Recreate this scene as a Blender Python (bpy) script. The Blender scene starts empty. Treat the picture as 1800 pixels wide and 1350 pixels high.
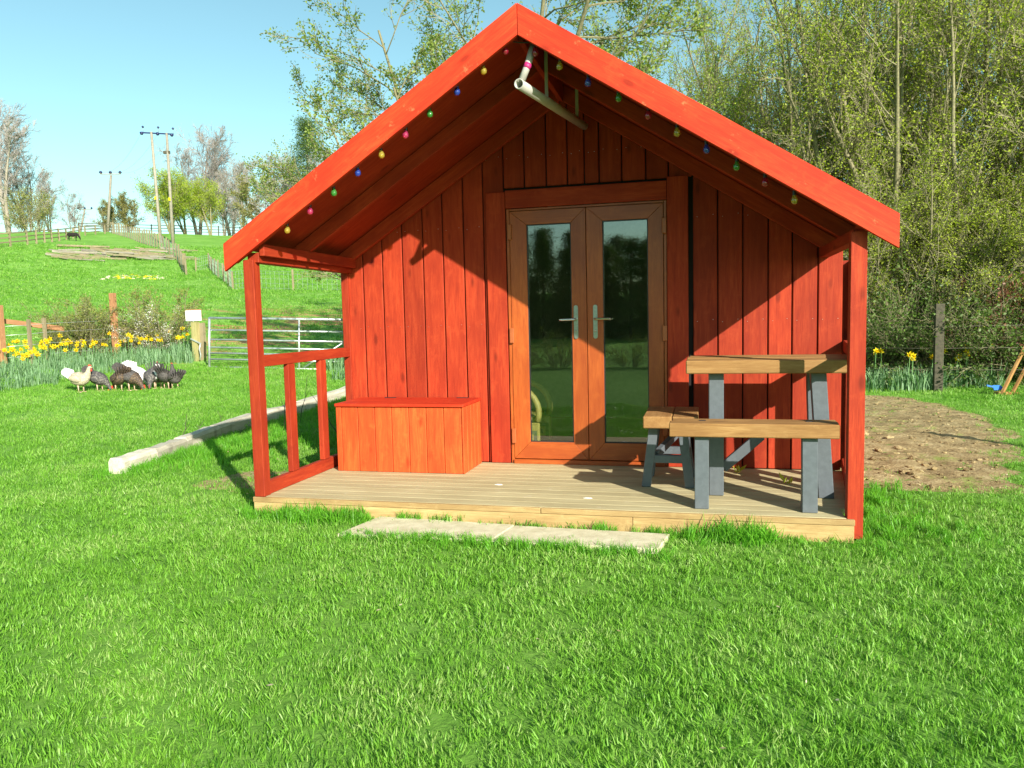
import bpy, bmesh, math, random
import numpy as np
from mathutils import Vector, Matrix
R_ = math.radians
SC = bpy.context.scene
COL = SC.collection
PI = math.pi

# ------------------------------------------------------------------ camera, sky, sun, exposure
CAM = dict(f=1351.46, yaw=.2471, pitch=.0845, roll=-.0228, pos=(3.037, -4.6892, 1.1997))
CP = Vector(CAM['pos'])
def ray(u, v):
    u = (u-900)/CAM['f']; v = (v-675)/CAM['f']
    c, s = math.cos(CAM['roll']), math.sin(CAM['roll']); u, v = c*u+s*v, -s*u+c*v
    x, y2, z2 = u, 1.0, -v
    c, s = math.cos(CAM['pitch']), math.sin(CAM['pitch']); y = c*y2+s*z2; z = -s*y2+c*z2
    c, s = math.cos(CAM['yaw']), math.sin(CAM['yaw'])
    return Vector((c*x-s*y, s*x+c*y, z))
fwd = ray(900, 675)
right = (ray(901, 675)-fwd).normalized(); up = (ray(900, 674)-fwd).normalized(); fwd.normalize()
cam = bpy.data.cameras.new('camera'); camo = bpy.data.objects.new('camera', cam); COL.objects.link(camo)
camo.matrix_world = Matrix(((right.x, up.x, -fwd.x, CP.x), (right.y, up.y, -fwd.y, CP.y), (right.z, up.z, -fwd.z, CP.z), (0, 0, 0, 1)))
cam.sensor_width = 36; cam.lens = CAM['f']/1800*36; cam.clip_start = .05; cam.clip_end = 3000
SC.camera = camo

SUN_DIR = Vector((.599, -.677, .427)).normalized()
SUN_EL = math.asin(SUN_DIR.z)
w = bpy.data.worlds.new("World"); SC.world = w; w.use_nodes = True
nt = w.node_tree; nt.nodes.clear()
sky = nt.nodes.new('ShaderNodeTexSky'); sky.sky_type = 'NISHITA'; sky.sun_disc = False
sky.sun_elevation = SUN_EL; sky.sun_rotation = math.atan2(SUN_DIR.x, SUN_DIR.y)
sky.altitude = 50; sky.air_density = 1.0; sky.dust_density = .7; sky.ozone_density = .3
bg = nt.nodes.new('ShaderNodeBackground'); bg.inputs['Strength'].default_value = .092
wo = nt.nodes.new('ShaderNodeOutputWorld')
tint = nt.nodes.new('ShaderNodeMix'); tint.data_type = 'RGBA'; tint.blend_type = 'MULTIPLY'; tint.inputs[0].default_value = 1; tint.inputs[7].default_value = (.90, 1.2, 1.02, 1)
nt.links.new(sky.outputs[0], tint.inputs[6]); nt.links.new(tint.outputs[2], bg.inputs[0]); nt.links.new(bg.outputs[0], wo.inputs[0])
sun = bpy.data.lights.new('sun', 'SUN'); sun.energy = 5.0; sun.angle = R_(.55); sun.color = (1, .93, .82)
suno = bpy.data.objects.new('sun', sun); COL.objects.link(suno)
suno.rotation_euler = SUN_DIR.to_track_quat('Z', 'Y').to_euler(); suno.location = (20, -20, 20)
SC.view_settings.view_transform = 'Standard'; SC.view_settings.look = 'None'
SC.view_settings.exposure = .97; SC.view_settings.gamma = 1.0; SC.view_settings.use_curve_mapping = False
SC.render.engine = 'CYCLES'
SC.cycles.max_bounces = 8; SC.cycles.diffuse_bounces = 2; SC.cycles.transparent_max_bounces = 16; SC.cycles.use_denoising = True

# ------------------------------------------------------------------ terrain
def sstep(a, b, x):
    t = np.clip((x-a)/(b-a), 0, 1); return t*t*(3-2*t)
HLr = [0, 9, 15.5, 20, 24, 30, 43, 60, 73, 100, 130, 150, 200, 400, 800]
HLz = [0, 0, .18, .38, .95, 1.9, 3.1, 5.2, 8.0, 11.6, 15.2, 16.3, 15, 6, 0]
HRr = [0, 15, 18, 24, 35, 60, 100, 800]
HRz = [0, 0, .5, 2.4, 5.6, 9.0, 11, 11]
HBr = [0, 14, 30, 60, 90, 150, 300, 800]
HBz = [0, 0, .4, 1.6, 3.5, 6, 12, 14]
def hgt(x, y):
    x = np.asarray(x, float); y = np.asarray(y, float)
    dx = x-CP.x; dy = y-CP.y; r = np.hypot(dx, dy); a = np.degrees(np.arctan2(dx, dy))
    wl = sstep(-12, -24, a)*sstep(-110, -80, a)
    wr = sstep(-14, -2, a)*sstep(95, 55, a)
    wb = sstep(110, 150, a)+sstep(-110, -150, a)
    z = wl*np.interp(r, HLr, HLz)+wr*np.interp(r, HRr, HRz)+wb*np.interp(r, HBr, HBz)
    z = z*(1-.04*sstep(-40, -50, a)*sstep(60, 120, r))
    z = z+(.05*np.sin(x*.35+1)*np.sin(y*.28)+.03*np.sin(x*.9+y*.7))*sstep(12, 22, r)+.012*np.sin(x*1.3)*np.sin(y*1.1+2)
    z = z+.5*np.sin(x*.05+2)*np.sin(y*.06)*sstep(60, 120, r)*(a > -120)*(a < 100)
    return z-.128
def gz(x, y): return float(hgt(x, y))
def gat(px, py):
    """the point of the ground seen at a place of the 1800 x 1350 photograph"""
    d = ray(px, py); t = 1.5
    while t < 500:
        p = CP+d*t
        if p.z < gz(p.x, p.y):
            a, b = t*.97-.1, t
            for _ in range(24):
                m = (a+b)/2; p = CP+d*m
                if p.z < gz(p.x, p.y): b = m
                else: a = m
            p = CP+d*b; return Vector((p.x, p.y, gz(p.x, p.y)))
        t *= 1.02
    return None
def atd(px, py, depth):                       # the point seen there at a given depth along the view
    d = ray(px, py); return CP+d*(depth)
def onY(px, py, Y):
    d = ray(px, py); return CP+d*((Y-CP.y)/d.y)
def depth_of(p): return (Vector(p)-CP).dot(fwd)

# ------------------------------------------------------------------ materials
def node_mat(name):
    m = bpy.data.materials.new(name); m.use_nodes = True; m.node_tree.nodes.clear(); return m
class NB:
    def __init__(s, m): s.t = m.node_tree
    def n(s, typ, **k):
        o = s.t.nodes.new(typ)
        for a, b in k.items():
            if a.startswith('i_'):
                key = a[2:]; key = int(key) if key.isdigit() else key.replace('_', ' ')
                if hasattr(b, 'is_linked') or isinstance(b, bpy.types.NodeSocket): s.t.links.new(b, o.inputs[key])
                else: o.inputs[key].default_value = b
            else: setattr(o, a, b)
        return o
    def l(s, a, b): s.t.links.new(a, b)
    def math(s, op, a, b=None, c=None):
        o = s.n('ShaderNodeMath', operation=op)
        for i, v in enumerate((a, b, c)):
            if v is None: continue
            if isinstance(v, bpy.types.NodeSocket): s.l(v, o.inputs[i])
            else: o.inputs[i].default_value = v
        return o.outputs[0]
    def ramp(s, fac, pts):
        o = s.n('ShaderNodeValToRGB'); s.l(fac, o.inputs[0])
        e = o.color_ramp.elements
        while len(e) < len(pts): e.new(.5)
        for i, (p, c) in enumerate(pts):
            e[i].position = p; e[i].color = (*c, 1) if len(c) == 3 else c
        return o.outputs[0]
    def mix(s, fac, a, b, mode='MIX'):
        o = s.n('ShaderNodeMix', data_type='RGBA', blend_type=mode)
        for i, v in ((0, fac), (6, a), (7, b)):
            if isinstance(v, bpy.types.NodeSocket): s.l(v, o.inputs[i])
            else: o.inputs[i].default_value = v if i == 0 else (*v, 1)
        return o.outputs[2]
    def out(s, sh, disp=None):
        o = s.n('ShaderNodeOutputMaterial'); s.l(sh, o.inputs[0])
    def noise(s, vec, scale, detail=4, rough=.55, dist=0):
        o = s.n('ShaderNodeTexNoise', i_Scale=scale, i_Detail=detail, i_Roughness=rough, i_Distortion=dist)
        s.l(vec, o.inputs['Vector']); return o.outputs[0]
G3 = lambda v: (v, v, v)

def wood_mat(name, c0, c1, c2, rough=.6, grain=1.0, bump=.35, knots=True, wear=None, spec=.35, vary_=.3):
    """grain runs along each piece's own local X"""
    m = node_mat(name); b = NB(m)
    tc = b.n('ShaderNodeTexCoord'); oi = b.n('ShaderNodeObjectInfo')
    off = b.n('ShaderNodeVectorMath', operation='SCALE'); off.inputs[3].default_value = 1
    cx = b.n('ShaderNodeCombineXYZ'); b.l(b.math('MULTIPLY', oi.outputs['Random'], 37.0), cx.inputs[0]); b.l(b.math('MULTIPLY', oi.outputs['Random'], 91.0), cx.inputs[1])
    add = b.n('ShaderNodeVectorMath', operation='ADD'); b.l(tc.outputs['Object'], add.inputs[0]); b.l(cx.outputs[0], add.inputs[1])
    mp = b.n('ShaderNodeMapping'); b.l(add.outputs[0], mp.inputs[0]); mp.inputs['Scale'].default_value = (1.3*grain, 16*grain, 16*grain)
    g1 = b.noise(mp.outputs[0], 2.2, 6, .6, .6)
    mp2 = b.n('ShaderNodeMapping'); b.l(add.outputs[0], mp2.inputs[0]); mp2.inputs['Scale'].default_value = (5*grain, 110*grain, 110*grain)
    g2 = b.noise(mp2.outputs[0], 2.0, 3, .6)
    mp3 = b.n('ShaderNodeMapping'); b.l(add.outputs[0], mp3.inputs[0]); mp3.inputs['Scale'].default_value = (1.5, 4, 4)
    g3 = b.noise(mp3.outputs[0], 1.3, 3, .5)
    f = b.math('ADD', b.math('MULTIPLY', g1, .55), b.math('MULTIPLY', g2, .45))
    col = b.ramp(f, [(.34, c1), (.5, c0), (.66, c2)])
    col = b.mix(b.ramp(g3, [(.38, G3(0)), (.66, G3(.7))]), col, c1)
    g4 = b.noise(add.outputs[0], 7, 5, .7); col = b.mix(b.ramp(g4, [(.56, G3(0)), (.72, G3(.5))]), col, c2)
    vary = b.n('ShaderNodeHueSaturation'); b.l(col, vary.inputs['Color'])
    b.l(b.math('ADD', b.math('MULTIPLY', oi.outputs['Random'], vary_), 1-vary_/2), vary.inputs['Value']); col = vary.outputs[0]
    if knots:
        mpk = b.n('ShaderNodeMapping'); b.l(add.outputs[0], mpk.inputs[0]); mpk.inputs['Scale'].default_value = (2.6, 7, .01)
        vk = b.n('ShaderNodeTexVoronoi', i_Scale=1.0); b.l(mpk.outputs[0], vk.inputs['Vector'])
        k = b.ramp(vk.outputs['Distance'], [(.07, G3(1)), (.16, G3(0))])
        kk = b.math('MULTIPLY', b.n('ShaderNodeSeparateColor', i_Color=k).outputs[0], .6)
        col = b.mix(kk, col, tuple(x*.45 for x in c1))
    if wear:
        wn = b.noise(add.outputs[0], 9, 6, .7); wf = b.ramp(wn, [(.62, G3(0)), (.74, G3(.8))])
        col = b.mix(wf, col, wear)
    bp = b.n('ShaderNodeBump', i_Strength=bump, i_Distance=.004); b.l(f, bp.inputs['Height'])
    p = b.n('ShaderNodeBsdfPrincipled', i_Roughness=rough); p.inputs['Specular IOR Level'].default_value = spec
    b.l(col, p.inputs['Base Color']); b.l(bp.outputs[0], p.inputs['Normal']); b.out(p.outputs[0])
    return m

def plain(name, c, rough=.6, metal=0, noise=.0, scale=20, bump=0., spec=.5, c2=None):
    m = node_mat(name); b = NB(m)
    p = b.n('ShaderNodeBsdfPrincipled', i_Roughness=rough, i_Metallic=metal); p.inputs['Specular IOR Level'].default_value = spec
    tc = b.n('ShaderNodeTexCoord'); n = b.noise(tc.outputs['Object'], scale, 5, .6)
    a = c2 if c2 else tuple(x*(1-noise) for x in c)
    col = b.ramp(n, [(.35, a), (.65, c)])
    b.l(col, p.inputs['Base Color'])
    if bump:
        bp = b.n('ShaderNodeBump', i_Strength=bump, i_Distance=.01); b.l(n, bp.inputs['Height']); b.l(bp.outputs[0], p.inputs['Normal'])
    b.out(p.outputs[0]); return m

def leaf_mat(name, c0, c1, trans=.45, rough=.5, scale=1.5, spec=.35, dead=None):
    m = node_mat(name); b = NB(m)
    ge = b.n('ShaderNodeNewGeometry'); oi = b.n('ShaderNodeObjectInfo')
    n = b.noise(ge.outputs['Position'], scale, 3, .6)
    f = b.math('ADD', b.math('MULTIPLY', n, .75), b.math('ADD', b.math('MULTIPLY', oi.outputs['Random'], .2), b.math('MULTIPLY', ge.outputs['Random Per Island'], .45)))
    pts = [(.3, c0), (.85, c1)]
    if dead: pts = [(.3, c0), (.84, c1), (.96, dead)]
    col = b.ramp(f, pts)
    p = b.n('ShaderNodeBsdfPrincipled', i_Roughness=rough); p.inputs['Specular IOR Level'].default_value = spec
    b.l(col, p.inputs['Base Color'])
    t = b.n('ShaderNodeBsdfTranslucent'); b.l(b.mix(1.0, col, (1.0, 1.15, .6), 'MULTIPLY'), t.inputs[0])
    mx = b.n('ShaderNodeMixShader', i_0=trans); b.l(p.outputs[0], mx.inputs[1]); b.l(t.outputs[0], mx.inputs[2])
    b.out(mx.outputs[0]); return m

M = {}
M['red'] = wood_mat('red_stain', (.33, .034, .011), (.225, .020, .008), (.42, .058, .018), .65, bump=.35, spec=.2)
M['fascia'] = wood_mat('bright_red_stain', (.55, .043, .013), (.42, .025, .009), (.66, .075, .020), .6, bump=.25, spec=.2, wear=(.75, .22, .09))
M['door'] = wood_mat('golden_oak_foil', (.36, .078, .014), (.26, .045, .009), (.45, .115, .022), .38, grain=1.4, bump=.05, knots=False, spec=.5)
M['orange'] = wood_mat('orange_stain', (.56, .085, .019), (.42, .05, .013), (.66, .14, .03), .6, bump=.25, spec=.2)
M['deck'] = wood_mat('weathered_decking', (.43, .37, .205), (.34, .285, .15), (.50, .445, .26), .85, bump=.4, knots=False, wear=(.54, .47, .34), vary_=.1)
M['beam'] = wood_mat('rough_sawn_beam', (.33, .175, .056), (.22, .105, .03), (.44, .26, .10), .75, bump=.7)
M['riser'] = wood_mat('deck_riser', (.40, .275, .115), (.27, .165, .065), (.5, .37, .17), .8, bump=.6)
M['greypaint'] = plain('grey_painted_timber', (.105, .122, .138), .45, noise=.18, scale=30, bump=.05)
M['steel'] = plain('brushed_steel', (.55, .55, .53), .28, metal=.9, noise=.2, scale=60)
M['hinge'] = plain('brown_hinge', (.38, .1, .03), .4, noise=.15)
M['pvc'] = plain('cream_pipe', (.42, .40, .36), .4, noise=.15, scale=12)
M['magenta'] = plain('magenta_tape', (.45, .02, .14), .5)
M['felt'] = plain('roof_felt', (.055, .06, .065), .9, noise=.3, scale=150, bump=.4)
M['dark'] = plain('dark_gap', (.012, .007, .006), .9)
M['stone'] = plain('paving_stone', (.62, .57, .40), .85, scale=9, bump=.5, c2=(.47, .42, .27))
M['bleached'] = wood_mat('bleached_timber', (.52, .48, .38), (.34, .31, .24), (.64, .6, .5), .85, bump=.8)
M['fencewood'] = wood_mat('fence_brown', (.40, .20, .095), (.28, .13, .06), (.5, .28, .14), .8)
M['palewood'] = wood_mat('pale_fence', (.27, .22, .13), (.18, .15, .09), (.34, .29, .18), .85)
M['polewood'] = wood_mat('pole_wood', (.27, .245, .2), (.19, .17, .13), (.35, .31, .26), .85)
M['postgreen'] = wood_mat('mossy_post', (.34, .29, .12), (.22, .22, .08), (.42, .36, .18), .85)
M['galv'] = plain('galvanised_steel', (.62, .66, .66), .38, metal=.55, noise=.3, scale=9)
M['white'] = plain('white_board', (.82, .82, .8), .5)
M['black'] = plain('black_plastic', (.02, .02, .022), .45)
M['insul'] = plain('dark_blue_insulator', (.01, .015, .08), .25)
M['blue'] = plain('blue_plastic', (.04, .18, .62), .4)
M['rattan'] = plain('yellow_rattan', (.62, .45, .14), .5, noise=.25, scale=60, bump=.2)
M['room'] = plain('room_boards', (.42, .36, .27), .8, noise=.2)
M['roomfloor'] = wood_mat('room_floor', (.36, .27, .17), (.28, .2, .12), (.44, .34, .22), .5)
M['bark'] = plain('bark_grey', (.26, .235, .13), .9, scale=30, c2=(.14, .13, .07), bump=.5)
M['barkpale'] = plain('bark_pale', (.36, .32, .26), .9, scale=20, c2=(.22, .19, .15))
M['barkdark'] = plain('bark_dark', (.09, .08, .05), .9, scale=20, c2=(.05, .045, .03))
M['twigpink'] = plain('bare_twigs', (.31, .28, .26), .9, scale=5, c2=(.24, .215, .20))
M['stem'] = plain('daffodil_stem', (.12, .26, .07), .6)
M['leafspring'] = leaf_mat('spring_leaf', (.21, .28, .025), (.46, .54, .06), .5, scale=.9)
M['leaffresh'] = leaf_mat('fresh_leaf', (.13, .21, .035), (.30, .37, .08), .5, scale=1.5)
M['leafyellow'] = leaf_mat('yellow_green_leaf', (.25, .35, .03), (.45, .53, .06), .5, scale=.3)
M['leafolive'] = leaf_mat('olive_bud', (.18, .17, .05), (.34, .32, .10), .4, scale=1.5)
M['leafbush'] = leaf_mat('bush_leaf', (.13, .15, .03), (.30, .32, .08), .4, scale=2)
M['bramble'] = leaf_mat('bramble_leaf', (.05, .09, .02), (.12, .20, .035), .35, scale=2)
M['conifer'] = leaf_mat('conifer_needles', (.035, .075, .02), (.12, .19, .045), .25, scale=1.2)
M['blossom'] = leaf_mat('white_blossom', (.7, .66, .6), (.86, .84, .8), .3)
M['daffleaf'] = leaf_mat('daffodil_leaf', (.09, .20, .08), (.26, .42, .22), .35, scale=1.2)
M['petal'] = leaf_mat('yellow_petal', (.85, .62, .01), (.95, .78, .02), .4)
M['trumpet'] = leaf_mat('deep_yellow_trumpet', (.85, .5, .01), (.9, .62, .01), .4)
M['blade'] = leaf_mat('grass_blade', (.055, .18, .012), (.205, .44, .045), .35, .45, scale=1.1, dead=(.32, .46, .13))
M['bladedark'] = leaf_mat('lush_grass_blade', (.055, .21, .010), (.16, .44, .03), .38, .45, scale=3)
M['fern'] = leaf_mat('rusty_bracken', (.15, .06, .035), (.25, .12, .07), .3)

def bulb_mat(name, c):
    m = node_mat(name); b = NB(m)
    g = b.n('ShaderNodeBsdfGlossy', i_Roughness=.04); g.inputs[0].default_value = (1, 1, 1, 1)
    t = b.n('ShaderNodeBsdfTransparent'); t.inputs[0].default_value = (*c, 1)
    d = b.n('ShaderNodeBsdfDiffuse'); d.inputs[0].default_value = (*c, 1)
    a = b.n('ShaderNodeMixShader', i_0=.3); b.l(t.outputs[0], a.inputs[1]); b.l(d.outputs[0], a.inputs[2])
    fr = b.n('ShaderNodeLayerWeight', i_Blend=.5)
    o = b.n('ShaderNodeMixShader'); b.l(b.math('ADD', b.math('MULTIPLY', b.math('POWER', fr.outputs['Facing'], 3.0), .7), .07), o.inputs[0]); b.l(a.outputs[0], o.inputs[1]); b.l(g.outputs[0], o.inputs[2])
    b.out(o.outputs[0]); return m
BM = dict(red=bulb_mat('red_bulb_glass', (.6, .03, .08)), yellow=bulb_mat('yellow_bulb_glass', (.75, .6, .1)), blue=bulb_mat('blue_bulb_glass', (.06, .13, .7)),
          green=bulb_mat('green_bulb_glass', (.12, .5, .1)), pink=bulb_mat('pink_bulb_glass', (.8, .08, .25)))
def glass_mat():
    m = node_mat('door_glass'); b = NB(m)
    g = b.n('ShaderNodeBsdfGlossy', i_Roughness=.0); g.inputs[0].default_value = (1, 1, 1, 1)
    t = b.n('ShaderNodeBsdfTransparent'); t.inputs[0].default_value = (.8, .85, .82, 1)
    lw = b.n('ShaderNodeLayerWeight', i_Blend=.5)
    f = b.math('ADD', b.math('MULTIPLY', b.math('POWER', lw.outputs['Facing'], 4.0), .8), .11)
    o = b.n('ShaderNodeMixShader'); b.l(f, o.inputs[0]); b.l(t.outputs[0], o.inputs[1]); b.l(g.outputs[0], o.inputs[2])
    b.out(o.outputs[0]); return m
M['glass'] = glass_mat()

def ground_mat():
    m = node_mat('meadow_turf'); b = NB(m)
    ge = b.n('ShaderNodeNewGeometry'); P = ge.outputs['Position']
    n1 = b.noise(P, .35, 4, .6); n2 = b.noise(P, 3.0, 5, .65); n3 = b.noise(P, 28, 5, .7)
    st = b.n('ShaderNodeMapping'); b.l(P, st.inputs[0]); st.inputs['Scale'].default_value = (.25, 1.1, 1); st.inputs['Rotation'].default_value = (0, 0, .7)
    n4 = b.noise(st.outputs[0], 1.6, 5, .7)
    f = b.math('ADD', b.math('MULTIPLY', n1, .3), b.math('ADD', b.math('MULTIPLY', n2, .25), b.math('ADD', b.math('MULTIPLY', n3, .3), b.math('MULTIPLY', n4, .25))))
    grass = b.ramp(f, [(.36, (.06, .16, .018)), (.55, (.15, .33, .045)), (.7, (.28, .45, .11))])
    sx = b.n('ShaderNodeSeparateXYZ'); b.l(P, sx.inputs[0])
    # turf nearer the camera is darkened, painting shade into the gaps between blades
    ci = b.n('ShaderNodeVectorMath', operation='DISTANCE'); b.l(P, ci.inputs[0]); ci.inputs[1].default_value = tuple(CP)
    # worn bare earth before the field gate
    dd = b.n('ShaderNodeVectorMath', operation='DISTANCE'); b.l(P, dd.inputs[0]); gp = gat(520, 580); dd.inputs[1].default_value = tuple(gp)
    nb = b.noise(st.outputs[0], 1.2, 5, .75)
    mk = b.math('MULTIPLY', b.n('ShaderNodeMapRange', i_0=dd.outputs['Value'], i_1=2.0, i_2=9.0, i_3=1.0, i_4=0.0).outputs[0], b.n('ShaderNodeSeparateColor', i_Color=b.ramp(nb, [(.5, G3(0)), (.56, G3(1))])).outputs[0])
    col = b.mix(mk, grass, (.42, .21, .11))
    # dry bank of leaf litter on the wooded slope to the right
    a1 = b.n('ShaderNodeMapRange', i_0=sx.outputs[1], i_1=9.6, i_2=11.0).outputs[0]
    a2 = b.n('ShaderNodeMapRange', i_0=sx.outputs[0], i_1=-3.0, i_2=1.0).outputs[0]
    lit = b.ramp(b.noise(P, 2.5, 6, .7), [(.35, (.13, .085, .045)), (.6, (.34, .25, .14)), (.75, (.42, .34, .2))])
    col = b.mix(b.math('MULTIPLY', a1, a2), col, lit)
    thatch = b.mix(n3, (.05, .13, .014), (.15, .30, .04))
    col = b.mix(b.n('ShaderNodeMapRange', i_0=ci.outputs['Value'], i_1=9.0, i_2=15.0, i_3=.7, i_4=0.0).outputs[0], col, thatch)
    bp = b.n('ShaderNodeBump', i_Strength=.7, i_Distance=.03); b.l(b.math('ADD', b.math('MULTIPLY', n3, .5), n2), bp.inputs['Height'])
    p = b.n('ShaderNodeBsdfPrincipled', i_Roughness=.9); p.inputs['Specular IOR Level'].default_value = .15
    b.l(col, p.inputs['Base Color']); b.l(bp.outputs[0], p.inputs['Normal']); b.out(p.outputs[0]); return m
def soil_mat():
    m = node_mat('dry_soil'); b = NB(m)
    ge = b.n('ShaderNodeNewGeometry'); P = ge.outputs['Position']
    n = b.noise(P, 5, 8, .7); n2 = b.noise(P, 40, 5, .7)
    v = b.n('ShaderNodeTexVoronoi', i_Scale=16, feature='DISTANCE_TO_EDGE'); b.l(P, v.inputs['Vector'])
    f = b.math('ADD', b.math('MULTIPLY', n, .6), b.math('MULTIPLY', n2, .4))
    col = b.ramp(f, [(.34, (.13, .09, .042)), (.52, (.33, .25, .125)), (.68, (.50, .42, .24))])
    gr = b.ramp(b.noise(P, 2.3, 6, .75), [(.56, G3(0)), (.66, G3(.75))])
    col = b.mix(gr, col, (.22, .30, .06))
    bp = b.n('ShaderNodeBump', i_Strength=.8, i_Distance=.03); b.l(f, bp.inputs['Height'])
    p = b.n('ShaderNodeBsdfPrincipled', i_Roughness=.95); p.inputs['Specular IOR Level'].default_value = .1
    b.l(col, p.inputs['Base Color']); b.l(bp.outputs[0], p.inputs['Normal']); b.out(p.outputs[0]); return m
M['ground'] = ground_mat(); M['soil'] = soil_mat()

# ------------------------------------------------------------------ object helpers
def tag(o, label=None, cat=None, group=None, kind=None):
    for k, v in (('label', label), ('category', cat), ('group', group), ('kind', kind)):
        if v: o[k] = v
    return o
def thing(name, loc, label, cat, group=None, rz=0):
    o = bpy.data.objects.new(name, None); COL.objects.link(o); o.location = loc; o.rotation_euler = (0, 0, rz); o.empty_display_size = .1
    return tag(o, label, cat, group)
def place(o, parent, mw=None):
    """link, parent, and give the object this world matrix (things stand at loc, rz only)"""
    COL.objects.link(o)
    mw = mw or Matrix.Identity(4)
    if parent is not None:
        o.parent = parent
        pm = wmat(parent); o.matrix_parent_inverse = Matrix.Identity(4)
        loc = pm.inverted() @ mw
    else: loc = mw
    o.matrix_basis = loc
    return o
def wmat(o):
    m = Matrix.LocRotScale(o.location, o.rotation_euler, o.scale)
    if o.parent: return wmat(o.parent) @ m
    return m
def mesh_np(name, V, F, mats, smooth=False, fm=None):
    """V (n,3); F a list of (m,k) int arrays"""
    me = bpy.data.meshes.new(name); V = np.asarray(V, np.float32)
    if not isinstance(F, list): F = [F]
    me.vertices.add(len(V)); me.vertices.foreach_set('co', V.ravel())
    tot = sum(f.size for f in F); npoly = sum(len(f) for f in F)
    me.loops.add(tot); me.loops.foreach_set('vertex_index', np.concatenate([f.ravel() for f in F]).astype(np.int32))
    ks = np.concatenate([np.full(len(f), f.shape[1], np.int32) for f in F]); st = np.concatenate([[0], np.cumsum(ks)[:-1]]).astype(np.int32)
    me.polygons.add(npoly); me.polygons.foreach_set('loop_start', st)
    if fm is not None: me.polygons.foreach_set('material_index', np.asarray(fm, np.int32))
    me.polygons.foreach_set('use_smooth', np.full(npoly, smooth))
    me.update(calc_edges=True)
    for m in (mats if isinstance(mats, (list, tuple)) else [mats]): me.materials.append(m)
    return me
def obj_me(name, me, parent=None, mw=None): return place(bpy.data.objects.new(name, me), parent, mw)
def bm_obj(name, bm, mat, parent=None, mw=None, smooth=False):
    me = bpy.data.meshes.new(name); bm.normal_update()
    bmesh.ops.recalc_face_normals(bm, faces=bm.faces); bm.to_mesh(me); bm.free()
    for m in (mat if isinstance(mat, (list, tuple)) else [mat]): me.materials.append(m)
    if smooth: me.polygons.foreach_set('use_smooth', [True]*len(me.polygons))
    return obj_me(name, me, parent, mw)
def frame(origin, xd, yd):
    x = Vector(xd).normalized(); y = Vector(yd); y = (y-x*y.dot(x)).normalized(); z = x.cross(y); o = Vector(origin)
    return Matrix(((x.x, y.x, z.x, o.x), (x.y, y.y, z.y, o.y), (x.z, y.z, z.z, o.z), (0, 0, 0, 1)))
def prism_bm(poly, th, bev=.003):
    bm = bmesh.new(); a = [bm.verts.new((p[0], p[1], 0)) for p in poly]; c = [bm.verts.new((p[0], p[1], th)) for p in poly]
    bm.faces.new(a[::-1]); bm.faces.new(c); n = len(poly)
    for i in range(n): bm.faces.new((a[i], a[(i+1) % n], c[(i+1) % n], c[i]))
    if bev: bmesh.ops.bevel(bm, geom=list(bm.edges), offset=bev, segments=1, affect='EDGES')
    return bm
def plank(name, parent, mat, origin, xd, yd, poly, th, bev=.003):
    return bm_obj(name, prism_bm(poly, th, bev), mat, parent, frame(origin, xd, yd))
def bar(name, parent, mat, p0, p1, wd, dp, side=(0, 0, 1), bev=.003):
    """a straight timber from p0 to p1, wd across the 'side' direction, dp the other way, centred"""
    p0 = Vector(p0); p1 = Vector(p1); L = (p1-p0).length
    bm = prism_bm([(0, -wd/2), (L, -wd/2), (L, wd/2), (0, wd/2)], dp, bev)
    bmesh.ops.translate(bm, verts=bm.verts, vec=(0, 0, -dp/2))
    return bm_obj(name, bm, mat, parent, frame(p0, p1-p0, side))
def box(name, parent, mat, lo, hi, along=0, bev=.003):
    """axis-aligned timber, grain along the axis given"""
    lo = Vector(lo); hi = Vector(hi); c = (lo+hi)/2; d = hi-lo
    a = [Vector((1, 0, 0)), Vector((0, 1, 0)), Vector((0, 0, 1))]
    o1 = (along+1) % 3; o2 = (along+2) % 3
    p0 = c-a[along]*d[along]/2; p1 = c+a[along]*d[along]/2
    return bar(name, parent, mat, p0, p1, d[o1], d[o2], a[o1], bev)
def tube_bm(pts, rad, n=8, bm=None, caps=True, flat=None):
    bm = bm or bmesh.new(); pts = [Vector(p) for p in pts]
    if not hasattr(rad, '__len__'): rad = [rad]*len(pts)
    rings = []; prev = None
    for i, p in enumerate(pts):
        t = (pts[min(i+1, len(pts)-1)]-pts[max(i-1, 0)]).normalized()
        if prev is None: u = t.orthogonal().normalized()
        else: u = (prev-t*prev.dot(t)).normalized()
        prev = u; v = t.cross(u)
        rings.append([bm.verts.new(p+(u*math.cos(2*PI*k/n)+v*math.sin(2*PI*k/n))*rad[i]) for k in range(n)])
    for a, b in zip(rings, rings[1:]):
        for k in range(n): bm.faces.new((a[k], a[(k+1) % n], b[(k+1) % n], b[k]))
    if caps: bm.faces.new(rings[0][::-1]); bm.faces.new(rings[-1])
    return bm
def tube(name, parent, mat, pts, rad, n=8, smooth=True): return bm_obj(name, tube_bm(pts, rad, n), mat, parent, None, smooth)
def copy_tree(o, parent=None):
    c = o.copy(); COL.objects.link(c); c.parent = parent
    for ch in o.children: copy_tree(ch, c)
    return c

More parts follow.
